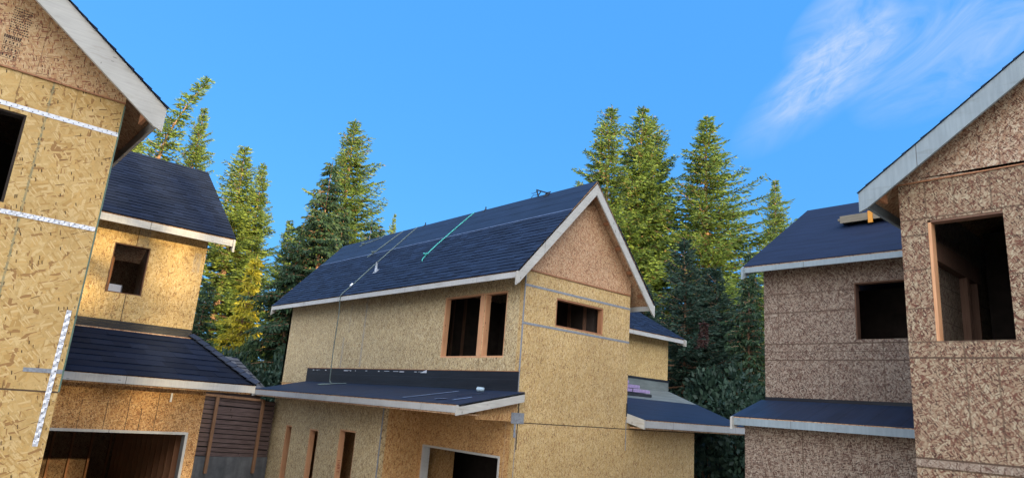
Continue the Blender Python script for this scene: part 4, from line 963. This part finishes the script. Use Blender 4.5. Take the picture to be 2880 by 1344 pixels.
def plant(key, name, x, y, base, Hh, Rr, rot, label, cat, group=None, mats=None):
    cm, tm = PROTO[key]
    zmax = {'spruce': 22, 'spruce_b': 22, 'pale': 20, 'crooked': 20, 'cedar': 14, 'cedar_b': 12, 'fir_dark': 13, 'yellowtree': 9, 'shrub': 2.2, 'shrub_dark': 3.0}[key]
    rmax = {'spruce': 3.6, 'spruce_b': 3.4, 'pale': 2.9, 'crooked': 2.1, 'cedar': 3.2, 'cedar_b': 2.6, 'fir_dark': 3.0, 'yellowtree': 2.0, 'shrub': 1.6, 'shrub_dark': 2.0}[key]
    t = thing(name, (x, y, base), label, cat, group)
    for nm, me in (('crown', cm), ('trunk', tm)):
        o = bpy.data.objects.new(nm, me); C.objects.link(o); o.parent = t
        o.scale = (Rr/rmax, Rr/rmax, Hh/zmax); o.rotation_euler = (0, 0, rot)
    return t
TREES = [
 # key, name, x, y, height above eye-ground datum, radius, rot, label
 ('crooked', 'spruce_tree', 12.0, 57.0, 27.6, 3.4, 5.6, 'thin spruce with a crooked leaning top behind the left house'),
 ('spruce_b', 'spruce_tree', 14.6, 57.5, 25.6, 3.0, 1.2, 'narrow sparse spruce just right of the crooked one, behind the left wing roof'),
 ('spruce', 'spruce_tree', 9.0, 52.8, 24.0, 3.2, 2.0, 'spruce whose tip shows above the barge board of the left house'),
 ('pale', 'spruce_tree', 8.4, 50.0, 20.2, 3.4, .5, 'sunlit spruce mostly hidden behind the eave corner of the left house'),
 ('pale', 'spruce_tree', 18.2, 56.7, 23.0, 4.6, 3.1, 'tall sunlit pale green spruce beside the left wing roof'),
 ('spruce_b', 'spruce_tree', 20.3, 57.5, 22.4, 3.2, 4.1, 'slimmer spruce leaning against the tall pale one'),
 ('pale', 'spruce_tree', 24.2, 59.0, 18.3, 2.6, 1.1, 'small distant spruce left of the dark cedars'),
 ('pale', 'spruce_tree', 26.5, 59.5, 20.3, 2.3, 2.9, 'small distant spruce tip rising over the dark cedars'),
 ('spruce', 'spruce_tree', 25.9, 52.6, 27.2, 5.2, 4.4, 'tallest spruce left of the middle roof, lit along its right side'),
 ('cedar', 'cedar_tree', 14.0, 30.0, 14.3, 3.1, 1.0, 'tall dark cedar in front of the tallest left spruce'),
 ('cedar_b', 'cedar_tree', 13.0, 30.2, 10.9, 1.9, 2.0, 'lower dark cedar left of the middle house wall'),
 ('cedar_b', 'cedar_tree', 17.0, 31.0, 12.2, 2.2, 3.0, 'dark cedar whose right side shows over the left end of the middle roof'),
 ('cedar', 'cedar_tree', 16.6, 33.5, 13.0, 2.6, 4.0, 'dark cedar behind the two cedars beside the middle house'),
 ('spruce_b', 'spruce_tree', 38.5, 65.0, 23.6, 1.6, 2.2, 'tiny distant spruce tip showing over the middle ridge'),
 ('spruce', 'spruce_tree', 43.0, 37.0, 30.2, 5.4, .4, 'left one of the twin tall spruces behind the gable peak'),
 ('spruce_b', 'spruce_tree', 46.0, 36.2, 31.0, 5.6, 1.9, 'right one of the twin tall spruces behind the gable peak'),
 ('spruce', 'spruce_tree', 48.5, 36.8, 31.2, 5.0, 3.7, 'slender spruce crowding the right side of the twin spruces'),
 ('spruce', 'spruce_tree', 49.5, 31.3, 30.0, 6.6, 5.0, 'solitary tall pointed spruce right of the twin spruces'),
 ('fir_dark', 'fir_tree', 25.0, 17.0, 11.0, 2.7, 1.5, 'dark shaded fir standing in front of the pointed spruce'),
 ('fir_dark', 'fir_tree', 26.8, 16.4, 10.0, 3.1, 2.5, 'broad dark fir just right of the taller shaded fir'),
 ('fir_dark', 'fir_tree', 27.0, 20.5, 9.6, 2.6, 3.5, 'dark fir right behind the middle gable eave'),
 ('fir_dark', 'fir_tree', 30.5, 19.5, 9.5, 3.0, 4.5, 'low dark fir filling the gap beyond the firs on the right'),
 ('spruce_b', 'spruce_tree', 65.7, 33.4, 28.9, 3.8, .9, 'small sunlit spruce standing alone above the right house roof'),
 ('cedar_b', 'cedar_tree', 25.3, 14.0, 10.2, 1.5, 1.9, 'narrow weeping dark cedar against the left edge of the right house'),
 ('spruce', 'spruce_tree', 33.0, 16.5, 13.0, 3.0, 2.4, 'half lit spruce seen behind the weeping cedar'),
 ('yellowtree', 'cedar_tree', 13.9, 38.0, 10.4, 2.0, 0, 'bright yellow-green young cedar lit by the sun below the pale spruce'),
 ('cedar_b', 'cedar_tree', 10.0, 35.5, 10.2, 1.7, .8, 'dark green cedar right behind the left wing wall'),
 ('cedar_b', 'cedar_tree', 9.2, 30.0, 7.4, 1.7, 1.8, 'low dark cedar beside the lower corner of the left wing'),
 ('shrub', 'shrub', 12.3, 34.0, 5.6, 1.7, .3, 'pale green shrub below the yellow cedar'),
 ('shrub', 'shrub', 11.0, 33.6, 5.0, 1.6, 1.3, 'pale green shrub nearest the hip of the left house roof'),
 ('shrub_dark', 'shrub', 12.5, 27.0, 5.2, 2.0, .3, 'dark shrub against the far corner of the middle house'),
 ('shrub_dark', 'shrub', 10.6, 28.0, 4.4, 1.9, 2.3, 'dark shrub behind the top rail of the board fence'),
 ('shrub_dark', 'shrub', 22.0, 12.0, 4.2, 2.2, .3, 'dark shrub under the right end of the wing roof'),
 ('shrub_dark', 'shrub', 24.5, 12.6, 4.6, 2.4, 1.4, 'dark shrub between the middle and right houses'),
 ('shrub_dark', 'shrub', 24.0, 15.0, 5.2, 2.4, 3.4, 'dark shrub behind the wing roof hip'),
 ('cedar', 'cedar_tree', 21.5, 38.0, 14.0, 3.0, 3.1, 'shaded cedar at the back of the dark cedars beside the middle house'),
 ('fir_dark', 'fir_tree', 38.0, 25.0, 12.0, 3.2, .1, 'shaded fir low behind the middle gable eave'),
 ('fir_dark', 'fir_tree', 35.0, 19.0, 11.0, 3.2, 2.1, 'shaded fir behind the firs near the wing roof'),
]
for key, nm, x, y, Ht, Rr, rot, lab in TREES:
    cat = {'spruce_tree': 'spruce', 'cedar_tree': 'cedar', 'fir_tree': 'fir', 'shrub': 'shrub'}[nm]
    b = gz(x, y) - .1
    plant(key, nm, x, y, b, Ht - b, Rr, rot, lab, cat, 'conifers behind the houses' if nm != 'shrub' else 'shrubs behind the houses')
# a withered branch hanging in the dark fir
tb = conifer(77, 2.4, .42, 'cedar', step=.25)
o = bpy.data.objects.new('withered_branch', mesh_of('withered_branch', tb[0], tb[1], M['dead'])); C.objects.link(o); o.scale = (.4, .4, .4)
o.location = (20.6, 13.2, 5.65); tag(o, 'reddish brown withered branch hanging in the dark fir on the right', 'dead branch')
# tree belt across the road behind the viewer: it is what keeps the houses in shade
rnd = random.Random(17)
for row, yy in enumerate((-60, -66, -72)):
    base = [15.3 + 4.5*k + (.0, 2.1, 1.0)[row]*(k > 0) for k in range(19)] + [5.9 - 4.5*k - (.0, 2.1, 1.0)[row]*(k > 0) for k in range(12)]
    base = [g for g in base if abs(g - 22.3) > 3.2] + [22.2 + .4*row, 26.2, 17.9, 19.2] + ([9.0, 11.2] if row == 0 else [10.3] if row == 2 else [])
    for gx in base:
        x = gx + .08*(-60-yy); low = 8.5 < gx < 11.6 or abs(gx - 22.3) < 1.5
        h = rnd.uniform(28.5, 32)
        if low: h = 20.0 + row if gx > 15 else 24.5
        plant('crooked' if low and gx < 15 else rnd.choice(('spruce', 'spruce_b')), 'spruce_tree', x, yy + rnd.uniform(-1, 1), 0, h, 1.85 if low else 3.7 if 5 < gx < 20 else rnd.uniform(4.3, 4.9), rnd.uniform(0, 6), 'tall spruce in the tree belt behind the photographer', 'spruce', 'tree belt behind the photographer')

# ================================================================== light, sky, camera
SUN_EL, SUN_AZ = R(10.5), math.atan2(.08, -1)       # azimuth measured from +Y towards +X
to_sun = Vector((math.sin(SUN_AZ)*math.cos(SUN_EL), math.cos(SUN_AZ)*math.cos(SUN_EL), math.sin(SUN_EL)))
sl = bpy.data.lights.new('sun', 'SUN'); sl.energy = 5.0; sl.angle = R(.53); sl.color = (1.0, .77, .42)
so = bpy.data.objects.new('sun', sl); C.objects.link(so); so.rotation_euler = to_sun.to_track_quat('Z', 'Y').to_euler(); so.location = (0, -20, 30)
w = bpy.data.worlds.new('World'); bpy.context.scene.world = w; w.use_nodes = True
nt = w.node_tree; nt.nodes.clear()
def wn(ty, **k):
    n = nt.nodes.new(ty)
    for a, v in k.items(): setattr(n, a, v)
    return n
L_ = nt.links.new
out = wn('ShaderNodeOutputWorld'); bg = wn('ShaderNodeBackground'); L_(bg.outputs[0], out.inputs[0]); bg.inputs[1].default_value = .12
sky = wn('ShaderNodeTexSky', sky_type='NISHITA'); sky.sun_disc = False; sky.sun_elevation = SUN_EL; sky.sun_rotation = SUN_AZ
sky.air_density = 1.0; sky.dust_density = .6; sky.ozone_density = 1.6
tc = wn('ShaderNodeTexCoord')
def vm(op, a, b=None):
    n = wn('ShaderNodeVectorMath', operation=op)
    for i, v in enumerate((a, b)):
        if v is None: continue
        if isinstance(v, (tuple, Vector)): n.inputs[i].default_value = tuple(v)
        else: L_(v, n.inputs[i])
    return n
def mt(op, a, b=None, c=None, clamp=False):
    n = wn('ShaderNodeMath', operation=op, use_clamp=clamp)
    for i, v in enumerate((a, b, c)):
        if v is None: continue
        if isinstance(v, (int, float)): n.inputs[i].default_value = v
        else: L_(v, n.inputs[i])
    return n.outputs[0]
def mixc(f, a, b, mode='MIX'):
    n = wn('ShaderNodeMix', data_type='RGBA', blend_type=mode)
    for i, v in ((0, f), (6, a), (7, b)):
        if isinstance(v, (int, float)): n.inputs[i].default_value = v
        elif isinstance(v, tuple): n.inputs[i].default_value = (*v, 1)
        else: L_(v, n.inputs[i])
    return n.outputs[2]
dirv = vm('NORMALIZE', tc.outputs['Generated']).outputs[0]
sxyz = wn('ShaderNodeSeparateXYZ'); L_(dirv, sxyz.inputs[0]); hz_ = sxyz.outputs[2]
# glow lobe added behind the viewer, off the sun, to brighten the shaded walls
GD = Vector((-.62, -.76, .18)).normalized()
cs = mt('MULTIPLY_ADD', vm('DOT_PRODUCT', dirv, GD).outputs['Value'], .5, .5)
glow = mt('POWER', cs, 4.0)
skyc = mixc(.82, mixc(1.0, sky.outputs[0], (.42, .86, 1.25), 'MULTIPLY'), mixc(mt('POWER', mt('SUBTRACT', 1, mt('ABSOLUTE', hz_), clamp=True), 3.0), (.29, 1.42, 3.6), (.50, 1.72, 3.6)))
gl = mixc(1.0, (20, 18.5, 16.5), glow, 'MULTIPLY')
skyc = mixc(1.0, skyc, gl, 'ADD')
# cirrus in the upper right
CIRRUS = dict(c=(.8185, .3355, .4663), u=(.06, -.8572, .5114))
c0 = Vector(CIRRUS['c']).normalized(); u0 = Vector(CIRRUS['u']); u0 = (u0 - c0*u0.dot(c0)).normalized(); v0 = c0.cross(u0)
cu = vm('DOT_PRODUCT', dirv, u0).outputs['Value']; cv_ = vm('DOT_PRODUCT', dirv, v0).outputs['Value']
fw = mt('GREATER_THAN', vm('DOT_PRODUCT', dirv, c0).outputs['Value'], 0)
cmb = wn('ShaderNodeCombineXYZ'); L_(cu, cmb.inputs[0]); L_(cv_, cmb.inputs[1])
def wnoise(scl, sc, det, rough, dist=0):
    mp = wn('ShaderNodeMapping'); L_(cmb.outputs[0], mp.inputs[0]); mp.inputs['Scale'].default_value = scl
    n = wn('ShaderNodeTexNoise'); L_(mp.outputs[0], n.inputs['Vector']); n.inputs['Scale'].default_value = sc; n.inputs['Detail'].default_value = det; n.inputs['Roughness'].default_value = rough; n.inputs['Distortion'].default_value = dist
    return n.outputs[0]
def ell(cx, cy, rx, ry, soft=1):
    a = mt('DIVIDE', mt('SUBTRACT', cu, cx), rx); b = mt('DIVIDE', mt('SUBTRACT', cv_, cy), ry)
    r2 = mt('ADD', mt('MULTIPLY', a, a), mt('MULTIPLY', b, b))
    return mt('SUBTRACT', 1, r2, clamp=True)
n1_ = wnoise((7, 20, 1), 2.4, 9, .66, 1.3); n2_ = wnoise((3, 6.5, 1), 2.0, 8, .58, 1.4)
nn = mt('MULTIPLY_ADD', n1_, 3.4, -1.15, clamp=True); n2c = mt('MULTIPLY_ADD', n2_, 2.8, -.95, clamp=True)
streak = mt('MULTIPLY', ell(.0, .006, .11, .045), nn)
veils = mt('ADD', mt('ADD', mt('MULTIPLY', ell(.055, -.035, .10, .045), .8), mt('MULTIPLY', ell(.14, .075, .17, .075), 1.0)), mt('MULTIPLY', ell(-.02, .012, .15, .05), .6))
cl = mt('MULTIPLY', mt('ADD', mt('MULTIPLY', streak, .72), mt('MULTIPLY', mt('MULTIPLY', veils, n2c), .9), clamp=True), fw)
skyc = mixc(cl, skyc, (1.9, 2.42, 3.5))
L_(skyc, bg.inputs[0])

cam = bpy.data.cameras.new('camera'); co = bpy.data.objects.new('camera', cam); C.objects.link(co)
cam.sensor_width = 36; cam.lens = 1695/2576*36; cam.clip_end = 3000; cam.clip_start = .05
MR = Matrix(((.74003009, -.21714004, -.63655767), (-.66839968, -.13215485, -.73196787), (.07481535, .96715319, -.24293489)))
co.matrix_world = Matrix.Translation((0, 0, H0)) @ MR.to_4x4()
sc = bpy.context.scene; sc.camera = co
sc.view_settings.view_transform = 'Standard'; sc.view_settings.look = 'None'; sc.view_settings.exposure = 1.3; sc.view_settings.gamma = 1
sc.render.engine = 'CYCLES'
